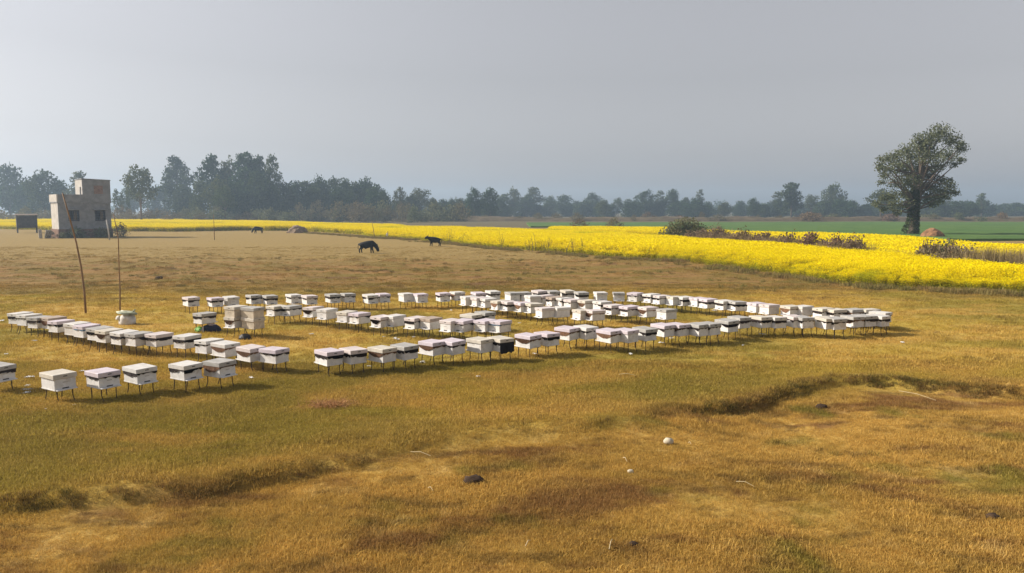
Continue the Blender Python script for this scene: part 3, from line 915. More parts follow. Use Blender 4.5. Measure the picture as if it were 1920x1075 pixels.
tag(link_mesh('dry_weeds', np_mesh('dry_weeds', V, Fq, DRY_M)), 'low brown weeds leading to the tall reeds', 'grass', kind='stuff')
q = strip_pts([P(x, y, CANOPY) + B1 for x, y in ((1838, 489), (1920, 494), (2080, 506))], 260, .45, 7)
V, Fq = blades(0, 0, 1.1, 2.05, .011, .18, 8, pts=np.repeat(q, 30, 0) + np.random.default_rng(7).normal(0, .18, (260 * 30, 3)) * [1, 1, 0])
tag(link_mesh('reed_clump', np_mesh('reed_clump', V, Fq, DRY_M)), 'tall upright brown reeds at the edge of the mustard', 'reeds', kind='stuff')
def scrub_mass(name, line, n, h0, h1, leaf, count, seed, label):
    r = np.random.default_rng(seed); q_ = strip_pts(line, n, .35, seed); lb = []
    for a in q_:
        hh = (h0 + (h1 - h0) * r.uniform(0, 1)) * (.8 + .5 * float(vnoise(np.array([a[0] / 3]), np.array([a[1] / 3]), seed)[0]))
        rr_ = r.uniform(.45, .8); lb.append((a[0], a[1], hh * .55, rr_, rr_, hh * .5))
    return tag(link_mesh(name, lobes_leaves(lb, count, leaf, seed, F_BANK, name, .6)), label, 'scrub', kind='stuff')
F_BANK = leafy('foliage_bank', (.135, .100, .070), (.175, .135, .09), .2, .5, (.26, .20, .13), .5)
scrub_mass('dry_scrub', [P(x, y, CANOPY) + Vector((0, .9, -CANOPY)) for x, y in ((1300, 444), (1340, 447), (1400, 452), (1480, 458.5), (1550, 464), (1625, 469.5))], 120, 1.7, 2.5, .085, 19000, 51, 'tangled grey brown scrub along the bank in the mustard')
scrub_mass('dry_scrub', [P(x, y, CANOPY) + Vector((0, .9, -CANOPY)) for x, y in ((1740, 479), (1790, 484), (1838, 489))], 30, 1.4, 2.1, .07, 5200, 52, 'tangled grey brown scrub beside the tall reeds')
LBK = 'brown brushwood bush on the dry bank in the mustard'
for (x, y, w_, h_) in [(1352, 448, 2.4, 1.6), (1395, 452, 2.4, 1.8), (1440, 455, 2.6, 1.85), (1485, 459, 2.3, 1.7), (1530, 463, 2.2, 2.1), (1575, 466, 2.0, 1.7), (1608, 469, 1.6, 1.5)]:
    p = P(x, y, CANOPY); plant('brushwood', 'brush', (p.x, p.y + 1.0, 0), h_, w_, LBK, 'bush', 'brushwood on the dry bank')
LBK = 'brown brushwood bush before the tall reeds'
for (x, y, w_, h_) in [(1750, 480, 1.4, 1.6), (1775, 482, 1.3, 1.7), (1805, 485, 1.4, 1.6), (1830, 488, 1.3, 1.5)]:
    p = P(x, y, CANOPY); plant('brushwood', 'brush', (p.x, p.y + 1.0, 0), h_, w_, LBK, 'bush', 'brushwood before the reeds')
p = P(1805, 484, CANOPY); plant('leafy_weed', 'shrub', (p.x, p.y + 1.6, 0), 1.95, 1.5, 'green leafy weed among the brown brush by the reeds', 'bush')
for x, y, w_, h_, lb in [(1086, 432, 4.2, 2.2, 'small sparse bush on the strip between mustard and wheat, thicker one'), (1152, 431, 3.8, 2.4, 'small sparse bush on the strip between mustard and wheat, taller one')]:
    p = P(x, y); plant('field_bush', 'dry', (p.x, p.y, 0), h_, w_, lb, 'bush')

# clumped coarse grass and dead stalks along the mustard edge
CL_M = leafy('edge_blades', (.13, .125, .035), (.23, .175, .065), .3, .5, (.38, .28, .12), .8)
edge_kinds = [proto('edge_tuft', *blades(60, .32, .10, .34, .012, .8, s + 80), [CL_M]) for s in (1, 2, 3)]
q = strip_pts([P(x, y + 2.5) for x, y in M1_NEAR] + [P(560, 436)], 2600, .55, 12)
q = q[(vnoise(q[:, 0] / 1.8, q[:, 1] / 1.8, 70) > -.12)]
q[:, 2] = height(q[:, 0], q[:, 1]) - .01
q2x, q2y = scatter(2600, 36, 66, .62, 1.1)
kq = (~inside(q2x, q2y, M1)) & (vnoise(q2x / 2.4, q2y / 1.2, 71) > .18)
q2 = np.stack([q2x[kq], q2y[kq], height(q2x[kq], q2y[kq]) - .01], 1)
allq = np.concatenate([q, q2])
instancer('coarse_grass', allq, np.concatenate([RNG.uniform(.5, 1.1, len(q)), RNG.uniform(.3, .7, len(q2))]), edge_kinds,
          'coarse grass clumps along the edge of the mustard', 'grass', 9)
STALK = paint('dead_stalk', (.13, .10, .06), .9, .2, 5)
def dead_stalk():
    mb = MB()
    for i in range(5):
        a = random.uniform(0, 6.28); ln = random.uniform(.15, .5); h = random.uniform(1.0, 1.7)
        b0 = Vector((random.uniform(-.25, .25), random.uniform(-.25, .25), -.05)); tpv = b0 + Vector((math.cos(a) * ln, math.sin(a) * ln, h))
        mb.tube([b0, b0.lerp(tpv, .5) + Vector((.03, 0, 0)), tpv], [.016, .012, .005], 5)
        for j in range(4):
            s = b0.lerp(tpv, random.uniform(.4, .9)); a2 = random.uniform(0, 6.28)
            mb.tube([s, s + Vector((math.cos(a2) * .16, math.sin(a2) * .16, .22))], [.008, .003], 4)
    return mb.mesh('dead_weed', STALK)
ST = [dead_stalk() for _ in range(3)]
for i, (x, y) in enumerate([(815, 452), (828, 453), (845, 455), (992, 470), (1003, 471), (1020, 472), (1028, 473), (1062, 476), (1076, 477), (1093, 478), (943, 466), (870, 458)]):
    p = G(x, y)
    o = link_mesh('dead_weed', ST[i % 3], None, None, (p.x, p.y, p.z)); o.rotation_euler.z = i * 1.3; o.scale = (1, 1, random.uniform(.7, 1.15))
    tag(o, 'tall dead weed stalks standing before the mustard', 'weed', 'dead weeds before the mustard')

# ------------------------------------------------------------------ beehives
LONG, SHORT, BODY_H, LID_H, LEG = .52, .42, .235, .092, .29
LID_OVER = .022
GREYDIRT = (.30, .27, .24)
M_BODY = paint('hive_white', (.70, .69, .68), .65, .09, 7, (.40, .34, .27), .55, .12)
M_CREAM = paint('hive_cream', (.60, .53, .42), .75, .14, 7, (.30, .25, .19), .55, .15)
LIDS = {
    'white': paint('lid_white', (.60, .585, .56), .6, .08, 6, (.45, .39, .33), .5, .08),
    'lilac': paint('lid_lilac', (.56, .50, .55), .6, .08, 6, (.45, .37, .36), .5, .08),
    'pinkish': paint('lid_pinkish', (.58, .52, .51), .6, .08, 6, (.45, .36, .32), .5, .08),
    'grey': paint('lid_grey', (.40, .39, .37), .6, .12, 7, (.27, .25, .23), .5, .1),
    'cream': paint('lid_cream', (.55, .51, .44), .65, .10, 6, (.42, .36, .28), .4, .1),
    'brown': paint('lid_brown', (.42, .34, .28), .7, .15, 6, (.22, .16, .12), .5, .1),
}
M_DARK = paint('dark_slot', (.015, .013, .012), .9, .05)
M_CLOTH = paint('dark_cloth', (.040, .028, .026), .9, .2, 12, (.09, .06, .05), .5)
M_SACK = paint('sackcloth', (.22, .12, .07), .95, .2, 12, (.12, .07, .05), .5)
M_BLUE = paint('blue_cloth', (.12, .24, .38), .8, .15, 10, (.35, .42, .48), .6)
M_BLACK = paint('black_sheet', (.012, .011, .013), .55, .1, 8)
M_IRON = paint('stand_iron', (.060, .042, .030), .8, .2, 9, (.12, .07, .04), .6)

def body_mesh(mat, name='body'):
    mb = MB(); mb.box((0, 0, BODY_H / 2 + .012), (LONG, SHORT, BODY_H - .024), bevel=.004)
    mb.box((0, 0, .0125), (LONG + .012, SHORT + .012, .025), bevel=.003)     # bottom board
    return mb.mesh(name, mat)
def lid_mesh(mat, seed):
    r = random.Random(seed)
    mb = MB(); mb.box((0, 0, LID_H / 2), (LONG + 2 * LID_OVER, SHORT + 2 * LID_OVER, LID_H), bevel=.006)
    for v in mb.bm.verts:
        if v.co.z > LID_H * .5: v.co.z += r.uniform(-.006, .006); v.co.x *= r.uniform(.985, 1.0)
    return mb.mesh('lid', mat)
def ledge_mesh(mat):
    mb = MB(); mb.box((LONG / 2 + .045, 0, .010), (.080, SHORT * .96, .016), bevel=.003); return mb.mesh('landing_board', mat)
def entrance_mesh():
    mb = MB(); mb.box((LONG / 2 + .0015, 0, .036), (.012, SHORT * .30, .020)); return mb.mesh('entrance', M_DARK)
def vent_mesh():
    mb = MB(); mb.box((LONG / 2 + LID_OVER, 0, LID_H * .55), (.006, .075, .016)); return mb.mesh('vent', M_DARK)
def grip_mesh(mat):
    mb = MB(); mb.box((LONG / 2 - .001, 0, BODY_H * .66), (.010, .10, .020)); return mb.mesh('hand_grip', mat)
def leg_mesh(seed, L=LEG):
    r = random.Random(seed)
    mb = MB(); s = r.uniform(.0, .09)
    mb.tube([(0, 0, .02), (r.uniform(-.01, .01), r.uniform(-.006, .006), -L * .5), (s, r.uniform(-.02, .03), -L - .05)], [.0115, .0105, .009], 6)
    return mb.mesh('leg', M_IRON)
def rail_mesh():
    mb = MB(); mb.box((0, 0, -.008), (LONG * .96, .018, .016)); return mb.mesh('stand_rail', M_IRON)
def skirt_mesh(seed, mat, lo, hi, sides=(1, 1, 1, 1), deep=None):
    """cloth trapped under the lid, hanging ragged round the box"""
    r = random.Random(seed); bm = bmesh.new()
    hx, hy = LONG / 2 + .009, SHORT / 2 + .009
    cs = [(hx, -hy), (hx, hy), (-hx, hy), (-hx, -hy)]
    for si in range(4):
        if not sides[si]: continue
        a, b = Vector(cs[si]), Vector(cs[(si + 1) % 4]); nrm = Vector(((b - a).y, -(b - a).x)).normalized()
        top, bot = [], []
        n = 11; dp = deep if (deep and si == deep[0]) else None
        drop = r.uniform(lo, hi)
        for i in range(n):
            t = i / (n - 1); p = a.lerp(b, t)
            drop = max(lo, min(hi, drop + r.uniform(-.034, .034)))
            d = drop
            if dp: d = drop + dp[1] * math.sin(max(0, min(1, (t - dp[2]) / (dp[3] - dp[2]))) * math.pi) * (dp[3] >= t >= dp[2])
            o = nrm * (r.uniform(.0, .014))
            top.append(bm.verts.new((p.x + nrm.x * .004, p.y + nrm.y * .004, BODY_H - .001)))
            bot.append(bm.verts.new((p.x + o.x, p.y + o.y, BODY_H - d)))
        for i in range(n - 1): bm.faces.new((top[i], top[i + 1], bot[i + 1], bot[i]))
    th = bmesh.ops.solidify(bm, geom=bm.faces[:], thickness=.004)
    bmesh.ops.recalc_face_normals(bm, faces=bm.faces)
    me = bpy.data.meshes.new('cover_cloth'); bm.to_mesh(me); bm.free(); me.materials.append(mat)
    return me

BODY = {'white': body_mesh(M_BODY), 'cream': body_mesh(M_CREAM)}
LIDM = {k: [lid_mesh(m, i) for i in range(3)] for k, m in LIDS.items()}
LEDGE = {'white': ledge_mesh(M_BODY), 'cream': ledge_mesh(M_CREAM)}
GRIP = {'white': grip_mesh(paint('grip_shade', (.50, .48, .45), .8, .1)), 'cream': grip_mesh(paint('grip_shade_cream', (.40, .35, .28), .8, .1))}  # grips in a darker tone, the shade of the cut hand-holds painted in
ENTR, VENT, RAIL = entrance_mesh(), vent_mesh(), rail_mesh()
LEGS = [leg_mesh(i) for i in range(7)]
CLOTH = {
    'dark': [skirt_mesh(i, M_CLOTH, .014, .085) for i in range(7)],
    'sackR': [skirt_mesh(20 + i, M_SACK, .02, .05, (1, 1, 1, 1), (i, .10, .05, .95)) for i in range(4)],
    'flap': [skirt_mesh(31, M_BLACK, .02, .04, (1, 1, 1, 1), None)],
    'blue': [skirt_mesh(41, M_BLUE, .015, .035)],
}
def black_flap_mesh():
    """black plastic sheet hung over a whole side of the box"""
    bm = bmesh.new(); r = random.Random(3); n, m = 10, 7
    g = [[bm.verts.new((LONG / 2 + .018 + .02 * (j / m) * math.sin(i * 1.3) + .012 * j / m, -SHORT / 2 - .03 + (SHORT + .06) * i / (n - 1), BODY_H - .27 * j / (m - 1) * (1 if j < m - 1 else r.uniform(.92, 1.15)))) for i in range(n)] for j in range(m)]
    for j in range(m - 1):
        for i in range(n - 1): bm.faces.new((g[j][i], g[j][i + 1], g[j + 1][i + 1], g[j + 1][i]))
    bmesh.ops.solidify(bm, geom=bm.faces[:], thickness=.004)
    bmesh.ops.recalc_face_normals(bm, faces=bm.faces)
    me = bpy.data.meshes.new('black_flap'); bm.to_mesh(me); bm.free(); me.materials.append(M_BLACK)
    return me

HN = [0]
def hive_parts(e, lid, cloth, body='white', legs=True, ledge=True, zoff=0.0, sack_side=0):
    i = HN[0]; HN[0] += 1
    rr = random.Random(900 + i)
    b = link_mesh('body', BODY[body], None, e, (0, 0, LEG + zoff))
    link_mesh('hand_grip', GRIP[body], None, b)
    if ledge:
        link_mesh('landing_board', LEDGE[body], None, b); link_mesh('entrance', ENTR, None, b)
    l = link_mesh('lid', rr.choice(LIDM[lid]), None, e, (rr.uniform(-.006, .006), rr.uniform(-.006, .006), LEG + zoff + BODY_H - .002))
    l.rotation_euler = (rr.uniform(-.012, .012), rr.uniform(-.012, .012), rr.uniform(-.02, .02))
    for s in (0, math.pi):
        v = link_mesh('vent', VENT, None, l); v.rotation_euler.z = s
    if cloth == 'sack':
        link_mesh('cover_cloth', CLOTH['sackR'][sack_side], None, e, (0, 0, LEG + zoff))
    elif cloth == 'flap':
        link_mesh('cover_cloth', CLOTH['dark'][0], None, e, (0, 0, LEG + zoff))
        f = link_mesh('black_flap', black_flap_mesh(), None, e, (0, 0, LEG + zoff)); f.rotation_euler.z = math.pi
    elif cloth:
        link_mesh('cover_cloth', rr.choice(CLOTH[cloth]), None, e, (0, 0, LEG + zoff))
    if legs:
        for sy in (-1, 1): link_mesh('stand_rail', RAIL, None, e, (0, sy * SHORT * .36, LEG + zoff))
        for sx in (-1, 1):
            for sy in (-1, 1):
                lg = link_mesh('leg', rr.choice(LEGS), None, e, (sx * LONG * .40, sy * SHORT * .36, LEG))
                lg.rotation_euler.z = (0 if sx > 0 else math.pi) + rr.uniform(-.4, .4)

CLOTH_TXT = {None: '', 'dark': ' and dark cloth under it', 'sack': ' and brown sackcloth hanging out', 'blue': ' and blue cloth under it', 'flap': ' and black sheet down its side'}
ORD = 'first second third fourth fifth sixth seventh eighth ninth tenth eleventh twelfth thirteenth fourteenth fifteenth sixteenth seventeenth eighteenth nineteenth twentieth'.split()
def ordinal(n):
    if n <= 20: return ORD[n - 1]
    return ('twenty-' if n < 30 else 'thirty-') + ORD[n % 10 - 1] if n % 10 else 'thirtieth'
def hive(xc, yb, wl, mode, lid='white', cloth='dark', row='', group='', body='white', label=None):
    """xc,yb: photo point of the lower front corner of the box; wl: photo width of the lid's left side; mode: which side shows the entrance"""
    c = P(xc, yb, LEG)
    for _ in range(3): c = P(xc, yb, LEG + gz(c.x, c.y))
    depth = c.y
    s = F_PX / math.hypot(c.y, .1 * c.x)
    long_left = mode in 'RN'
    a, b = (LONG, SHORT) if long_left else (SHORT, LONG)
    t = math.asin(max(.06, min(.93, wl / ((a + 2 * LID_OVER) * s))))
    to_cam = math.atan2(-c.y, -c.x)
    nR = to_cam + t; nL = nR - math.pi / 2
    cen = Vector((c.x, c.y)) - Vector((math.cos(nR), math.sin(nR))) * a / 2 - Vector((math.cos(nL), math.sin(nL))) * b / 2
    rz = {'R': nR, 'N': nR + math.pi, 'L': nL, 'S': nL + math.pi}[mode]
    e = empty('beehive', (cen.x, cen.y, gz(cen.x, cen.y)), rz)
    e.rotation_euler = (random.uniform(-.018, .018), random.uniform(-.018, .018), rz)
    side = {'R': 3, 'N': 1, 'L': 0, 'S': 2}[mode]
    hive_parts(e, lid, cloth, body, sack_side=side)
    tag(e, label or ('white hive box with %s lid%s, %s' % (lid, CLOTH_TXT[cloth], row)), 'beehive', group)
    return e

ROWS = {
    'A': ('in short outer row', 'hives in the short outer row', [
        (-8, 717, 27, 'R', 'grey', 'dark'), (103, 732.7, 23, 'R', 'cream', None), (187, 730, 23, 'R', 'lilac', 'dark'), (258, 721.5, 25, 'R', 'white', 'dark'),
        (346.6, 715.3, 27, 'R', 'white', 'dark'), (412.5, 709, 31, 'R', 'grey', 'sack')]),
    'B': ('in row past white sack', 'hives in the row past the sack', [
        (34, 608, 16, 'S', 'white', 'dark'), (49.5, 611.6, 16, 'S', 'white', 'dark'), (70.5, 616.7, 17, 'S', 'grey', 'dark'), (91.5, 618, 14, 'S', 'brown', 'sack'), (108.4, 625, 16, 'S', 'lilac', 'dark'),
        (140, 630, 18, 'S', 'white', None), (156.5, 634, 17, 'S', 'lilac', 'blue'), (182, 639.6, 17, 'S', 'grey', 'dark'), (198.5, 643.3, 17, 'S', 'cream', 'sack'), (227, 647.4, 18, 'S', 'white', 'dark'),
        (254.7, 650.5, 19, 'S', 'grey', 'dark'), (293, 651.5, 20, 'S', 'pinkish', 'dark'), (347.5, 655, 22, 'S', 'white', 'dark'), (387.6, 664.8, 22, 'S', 'white', 'dark'), (422.4, 671, 26, 'N', 'white', 'sack'),
        (469.8, 679.7, 26, 'N', 'pinkish', 'sack'), (517, 682.8, 31, 'N', 'lilac', 'dark')]),
    'C': ('in long outer row', 'hives in the long outer row', [
        (613, 687.7, 24, 'N', 'lilac', 'dark'), (657.9, 684, 22, 'N', 'pinkish', 'dark'), (718, 681.2, 30, 'N', 'cream', 'sack'), (759, 675.7, 28, 'N', 'grey', 'dark'), (812, 668.6, 29, 'N', 'lilac', 'sack'), (848.8, 666.5, 28, 'N', 'lilac', 'dark'),
        (901.8, 662.9, 29, 'N', 'cream', None), (938, 661, 27, 'N', 'cream', 'flap'), (993.7, 653.8, 30, 'N', 'lilac', 'sack'), (1026.8, 650.3, 27, 'N', 'lilac', 'dark'), (1068, 639.4, 30, 'N', 'lilac', 'sack'), (1098.7, 637.5, 25, 'N', 'white', 'dark'),
        (1145, 643.8, 29, 'N', 'lilac', 'sack'), (1177.5, 643.8, 29, 'N', 'lilac', None), (1210, 640.8, 27, 'N', 'grey', 'dark'), (1245.5, 633, 27, 'N', 'lilac', 'dark'), (1272.5, 632, 27, 'N', 'lilac', 'sack'), (1310.8, 631.7, 26, 'N', 'grey', 'dark'),
        (1331.7, 630, 26, 'N', 'grey', 'dark'), (1365, 623.7, 26, 'N', 'grey', 'dark'), (1387, 616.6, 24, 'N', 'grey', 'dark'), (1427.3, 616.6, 24, 'N', 'cream', 'dark'), (1452.6, 616, 22, 'N', 'white', 'dark'), (1487.4, 615, 20, 'N', 'pinkish', 'dark'),
        (1504.7, 617, 22, 'N', 'grey', 'dark'), (1548.3, 618.3, 23, 'N', 'cream', 'dark'), (1563.7, 619, 20, 'N', 'grey', 'dark'), (1600, 614.7, 24, 'N', 'grey', 'sack'), (1623, 613.3, 23, 'N', 'grey', 'dark'), (1652.5, 613.3, 29, 'N', 'white', 'dark'), (1660, 606.5, 30, 'N', 'white', 'dark')]),
    'D': ('in row along pasture', 'hives in the row along the pasture', [
        (352.8, 575.2, 10, 'R', 'pinkish', 'dark'), (397.8, 576.4, 9, 'R', 'lilac', 'dark'), (427.9, 574, 9.6, 'R', 'white', None), (471.3, 571.5, 10, 'R', 'grey', 'dark'), (500, 572, 9, 'R', 'grey', 'dark'), (546.3, 569.7, 11, 'R', 'white', 'dark'),
        (575.4, 572, 10, 'R', 'pinkish', 'dark'), (619.3, 568.8, 10, 'R', 'grey', 'dark'), (647, 568, 9, 'R', 'grey', 'dark'), (690.5, 569.7, 11, 'R', 'white', 'dark'), (712.5, 567.7, 9, 'R', 'lilac', 'dark'), (757.5, 567, 11, 'R', 'white', None),
        (783.4, 567.7, 9, 'R', 'lilac', None), (825.8, 566.2, 9, 'R', 'lilac', 'dark'), (852.7, 564.3, 10, 'R', 'white', 'sack'), (892.5, 565.5, 10.5, 'R', 'lilac', 'dark'), (920, 562.6, 11, 'R', 'white', 'dark'), (957, 565.5, 12, 'R', 'grey', None),
        (978, 564.3, 9, 'R', 'grey', 'dark'), (1008.5, 561.4, 13, 'R', 'pinkish', 'dark'), (1031, 561.8, 9, 'R', 'grey', 'dark'), (1060.4, 561, 11, 'R', 'cream', 'dark'), (1085, 564.3, 9, 'R', 'grey', 'dark'), (1119.3, 564.7, 7, 'R', 'white', None), (1151, 565, 2, 'R', 'grey', None)]),
    'E': ('in row along mustard', 'hives in the row along the mustard', [
        (1194, 566.8, 20, 'L', 'lilac', 'dark'), (1219.8, 568.9, 16, 'L', 'white', 'dark'), (1236.6, 571.7, 14.5, 'L', 'pinkish', 'dark'), (1261.5, 573.5, 14.5, 'L', 'cream', None), (1279.6, 574, 15.5, 'L', 'white', 'dark'), (1307, 576.4, 16, 'L', 'lilac', None),
        (1326, 578.7, 16.7, 'L', 'lilac', 'dark'), (1356, 582, 17, 'L', 'white', 'dark'), (1378.5, 584.2, 15, 'L', 'grey', 'dark'), (1416.9, 587.3, 18, 'L', 'lilac', None), (1441, 590.6, 19, 'L', 'pinkish', None), (1480.9, 593.5, 19, 'L', 'cream', 'sack'),
        (1504.3, 593.7, 19, 'L', 'white', None), (1541, 597.5, 18, 'L', 'cream', 'dark'), (1563.7, 600, 18, 'L', 'cream', 'dark'), (1597.5, 600, 18, 'L', 'grey', 'sack'), (1624, 600, 16, 'L', 'cream', 'dark')]),
    'G': ('in row behind stacked hives', 'hives in the row behind the stacks', [
        (514.6, 593.2, 15.5, 'L', 'cream', 'dark'), (544, 593.2, 17, 'L', 'grey', 'dark'), (586.9, 595.7, 19, 'L', 'pinkish', 'sack'), (612.4, 600.3, 19.5, 'L', 'white', None), (650.3, 605.4, 20, 'L', 'cream', None), (672.3, 608.2, 19, 'L', 'lilac', 'dark'),
        (714, 615, 20, 'L', 'pinkish', 'sack'), (738.2, 613.7, 19, 'L', 'white', None), (777.6, 617.6, 20, 'L', 'pinkish', 'dark'), (805.7, 618.7, 20.6, 'L', 'brown', None), (845, 623, 22, 'L', 'pinkish', None), (869, 623, 23, 'L', 'lilac', 'dark'),
        (910, 623.3, 22.6, 'L', 'lilac', None), (936.6, 625.4, 22.6, 'L', 'lilac', 'blue')]),
    'H': ('in pair behind lilac ones', 'hives in the pair behind lilac lids', [(886, 611, 24, 'N', 'cream', 'dark'), (909.7, 606.6, 21, 'N', 'grey', 'dark')]),
    'I': ('in innermost row', 'hives in the innermost row', [
        (873.2, 574, 10.5, 'L', 'white', None), (894, 576, 12, 'L', 'pinkish', None), (909.7, 577.7, 12, 'L', 'white', 'dark'), (933.3, 581.9, 13.5, 'L', 'cream', 'sack'), (951, 584, 14, 'L', 'pinkish', 'dark'), (976.2, 586, 13.5, 'L', 'lilac', 'sack'),
        (995, 588, 13, 'L', 'cream', 'dark'), (1016.6, 596.8, 14, 'L', 'pinkish', None), (1044.9, 596, 14, 'L', 'white', None), (1087.8, 601, 17, 'L', 'cream', None), (1110.4, 602, 16, 'L', 'pinkish', 'sack')]),
    'J': ('in second innermost row', 'hives in the second innermost row', [
        (994.3, 571.8, 12, 'L', 'white', None), (1017.9, 571, 12, 'L', 'pinkish', 'sack'), (1034.6, 574.8, 12, 'L', 'brown', 'dark'), (1052.9, 576.8, 13.5, 'L', 'white', 'dark'), (1070, 579.4, 14, 'L', 'pinkish', 'dark'), (1097.6, 581.5, 15, 'L', 'cream', 'sack'),
        (1125.5, 584, 16, 'L', 'white', 'dark'), (1146.4, 591, 15.5, 'L', 'pinkish', 'dark'), (1177.4, 593.6, 17, 'L', 'lilac', 'dark'), (1212.3, 595.7, 17, 'L', 'pinkish', 'sack'), (1248.8, 600, 19.7, 'L', 'grey', None)]),
}
ROW_END = {'A': 'straw heap end of short outer row', 'B': 'bamboo pole end of curving row', 'C': 'mustard end of long outer row', 'D': 'stacked hives end of pasture side row', 'E': 'outer corner of mustard side row',
           'G': 'stacked hives end of inner row', 'H': 'cream lid end of the pair behind', 'I': 'pasture end of innermost row', 'J': 'pasture end of second innermost row'}
for key, (row, group, items) in ROWS.items():
    for it in items:
        n_ = items.index(it)
        n_ = len(items) - n_ if key in 'ACE' else n_ + 1
        hive(*it, group=group, label='white hive, %s lid%s, %s from %s' % (it[4], {None: '', 'dark': ' over dark cloth', 'sack': ' over brown sackcloth', 'blue': ' over blue cloth', 'flap': ' and black side sheet'}[it[5]], ordinal(n_), ROW_END[key]))

# stacked hives and the low one over the blue bag
hive(378.4, 608.7, 16, 'S', 'grey', 'dark', label='white hive box with grey lid standing over the dark blue bag', group=None)
s1 = hive(440.5, 616, 19, 'L', 'cream', 'sack', label='lower white hive box with brown sackcloth, bottom of narrower stack')
s2 = hive(476.4, 618, 24, 'N', 'cream', None, body='cream', label='weathered cream hive box, bottom of the broader stack')
for s, lid, lb in ((s1, 'cream', 'bare wood hive box set on top of the narrower stack'), (s2, 'grey', 'weathered cream hive box set on top of the broader stack')):
    e = empty('beehive', s.location, s.rotation_euler.z)
    hive_parts(e, lid, None, 'cream', legs=False, ledge=False, zoff=BODY_H + LID_H - .004)
    for c in e.children:
        if c.name.startswith('body'): pass
    tag(e, lb, 'beehive')

# ------------------------------------------------------------------ things lying among the hives
def blob(name, rx, ry, rz, mat, seed, lump=.2, freq=2.2, sub=3, flatten=True):
    bm = bmesh.new(); bmesh.ops.create_icosphere(bm, subdivisions=sub, radius=1)
    for v in bm.verts:
        c = v.co.copy()
        n = 1 + lump * 2 * float(vnoise(np.array([c.x * freq + seed * 7.1 + c.z * 1.7]), np.array([c.y * freq - c.z * 2.3 + seed]), seed)[0])
        v.co = Vector((c.x * rx * n, c.y * ry * n, (c.z * rz * n)))
        if flatten and v.co.z < -.35 * rz: v.co.z = -.35 * rz
    me = bpy.data.meshes.new(name); bm.to_mesh(me); bm.free(); me.materials.append(mat)
    me.polygons.foreach_set('use_smooth', np.ones(len(me.polygons), bool))
    return me

M_WSACK = paint('white_sack', (.62, .60, .57), .8, .1, 8, (.42, .38, .32), .5, .3)
M_SHEET = paint('pale_green_sheet', (.44, .47, .33), .7, .15, 6, (.62, .60, .50), .7)
p = G(238, 608)
sk = empty('tied_sack', (p.x, p.y, p.z)); tag(sk, 'white sack with pale green sheet on top by bamboo pole', 'sack')
link_mesh('sack_body', blob('sack_body', .27, .22, .27, M_WSACK, 4, .28), None, sk, (0.02, 0, .09))
link_mesh('top_sheet', blob('top_sheet', .30, .22, .055, M_SHEET, 6, .55, 3), None, sk, (-.02, 0, .39)).rotation_euler = (.05, .10, 0)
mb = MB(); mb.tube([(.17, 0, .40), (.25, 0, .45), (.31, .02, .52)], [.05, .035, .012], 6); mb.build('tied_neck', M_SHEET, sk)
link_mesh('side_bulge', blob('side_bulge', .10, .11, .10, M_WSACK, 8, .15), None, sk, (-.24, -.04, .20))

M_NAVY = paint('navy_cloth', (.020, .024, .055), .8, .2, 9, (.05, .05, .07), .5, .3)
M_GREEN = paint('green_plastic', (.16, .40, .05), .6, .15, 7)
M_PALE = paint('pale_strap', (.45, .47, .52), .7, .15, 8)
p = G(392, 623)
bg_ = empty('blue_bag', (p.x, p.y, p.z)); tag(bg_, 'dark blue bag with green sheet lying under a hive', 'bag')
link_mesh('bag_body', blob('bag_body', .33, .19, .19, M_NAVY, 9, .14), None, bg_, (.06, 0, .07))
link_mesh('green_sheet', blob('green_sheet', .13, .16, .11, M_GREEN, 11, .4, 3), None, bg_, (-.30, .03, .06))
mb = MB(); mb.box((-.12, -.175, .10), (.045, .05, .20), bevel=.01); mb.build('strap', M_PALE, bg_)
link_mesh('rag', blob('rag', .13, .10, .05, paint('pink_rag', (.42, .33, .31), .9, .2, 9), 12, .3), None, bg_, (.10, -.02, .235))
p = G(459, 636)
tag(link_mesh('black_bag', blob('black_bag', .17, .13, .12, M_BLACK, 13, .28, 3), None, None, (p.x, p.y, p.z + .035)), 'crumpled black plastic bag beneath the broader hive stack', 'bag')

# bamboo poles
M_BAMBOO = paint('bamboo', (.26, .155, .075), .7, .2, 5, (.12, .07, .035), .6, .2, aniso=(1, 1, .4))
def pole(pts, r0, r1, label, mat=M_BAMBOO, name='bamboo_pole', nodes=9):
    base = Vector(pts[0]); e = empty(name, base); tag(e, label, 'pole')
    loc = [Vector(q) - base for q in pts]
    n = len(loc)
    loc[0] = loc[0] + Vector((0, 0, -.25))
    mb = MB(); mb.tube(loc, [r0 + (r1 - r0) * i / (n - 1) for i in range(n)], 8); mb.build('shaft', mat, e, smooth=True)
    if nodes:
        mb = MB()
        for k in range(1, nodes):
            f = k / nodes * (n - 1); i = int(f); q = loc[i].lerp(loc[min(i + 1, n - 1)], f - i)
            if q.z < .1: continue
            rr = (r0 + (r1 - r0) * k / nodes) * 1.25
            d = (loc[min(i + 1, n - 1)] - loc[i]).normalized()
            mb.tube([q - d * .012, q + d * .012], rr, 8)
        mb.build('node_rings', mat, e)
    return e
def up_at(base, x, y):
    """point above the ground seen at pixel x,y at the depth of base"""
    d = base.y
    u, v = x - 960.0, 537.5 - y
    yy = F_PX * math.cos(PITCH) + v * math.sin(PITCH); zz = -F_PX * math.sin(PITCH) + v * math.cos(PITCH)
    return Vector((u / yy * d, d, CAM_H + zz / yy * d))
b = G(161, 588)
pole([b] + [up_at(b, x, y) for x, y in ((158, 545), (152, 500), (143, 455), (131, 410), (117, 362))], .042, .022, 'crooked dark bamboo pole leaning before the grey house')
b = G(224.5, 583)
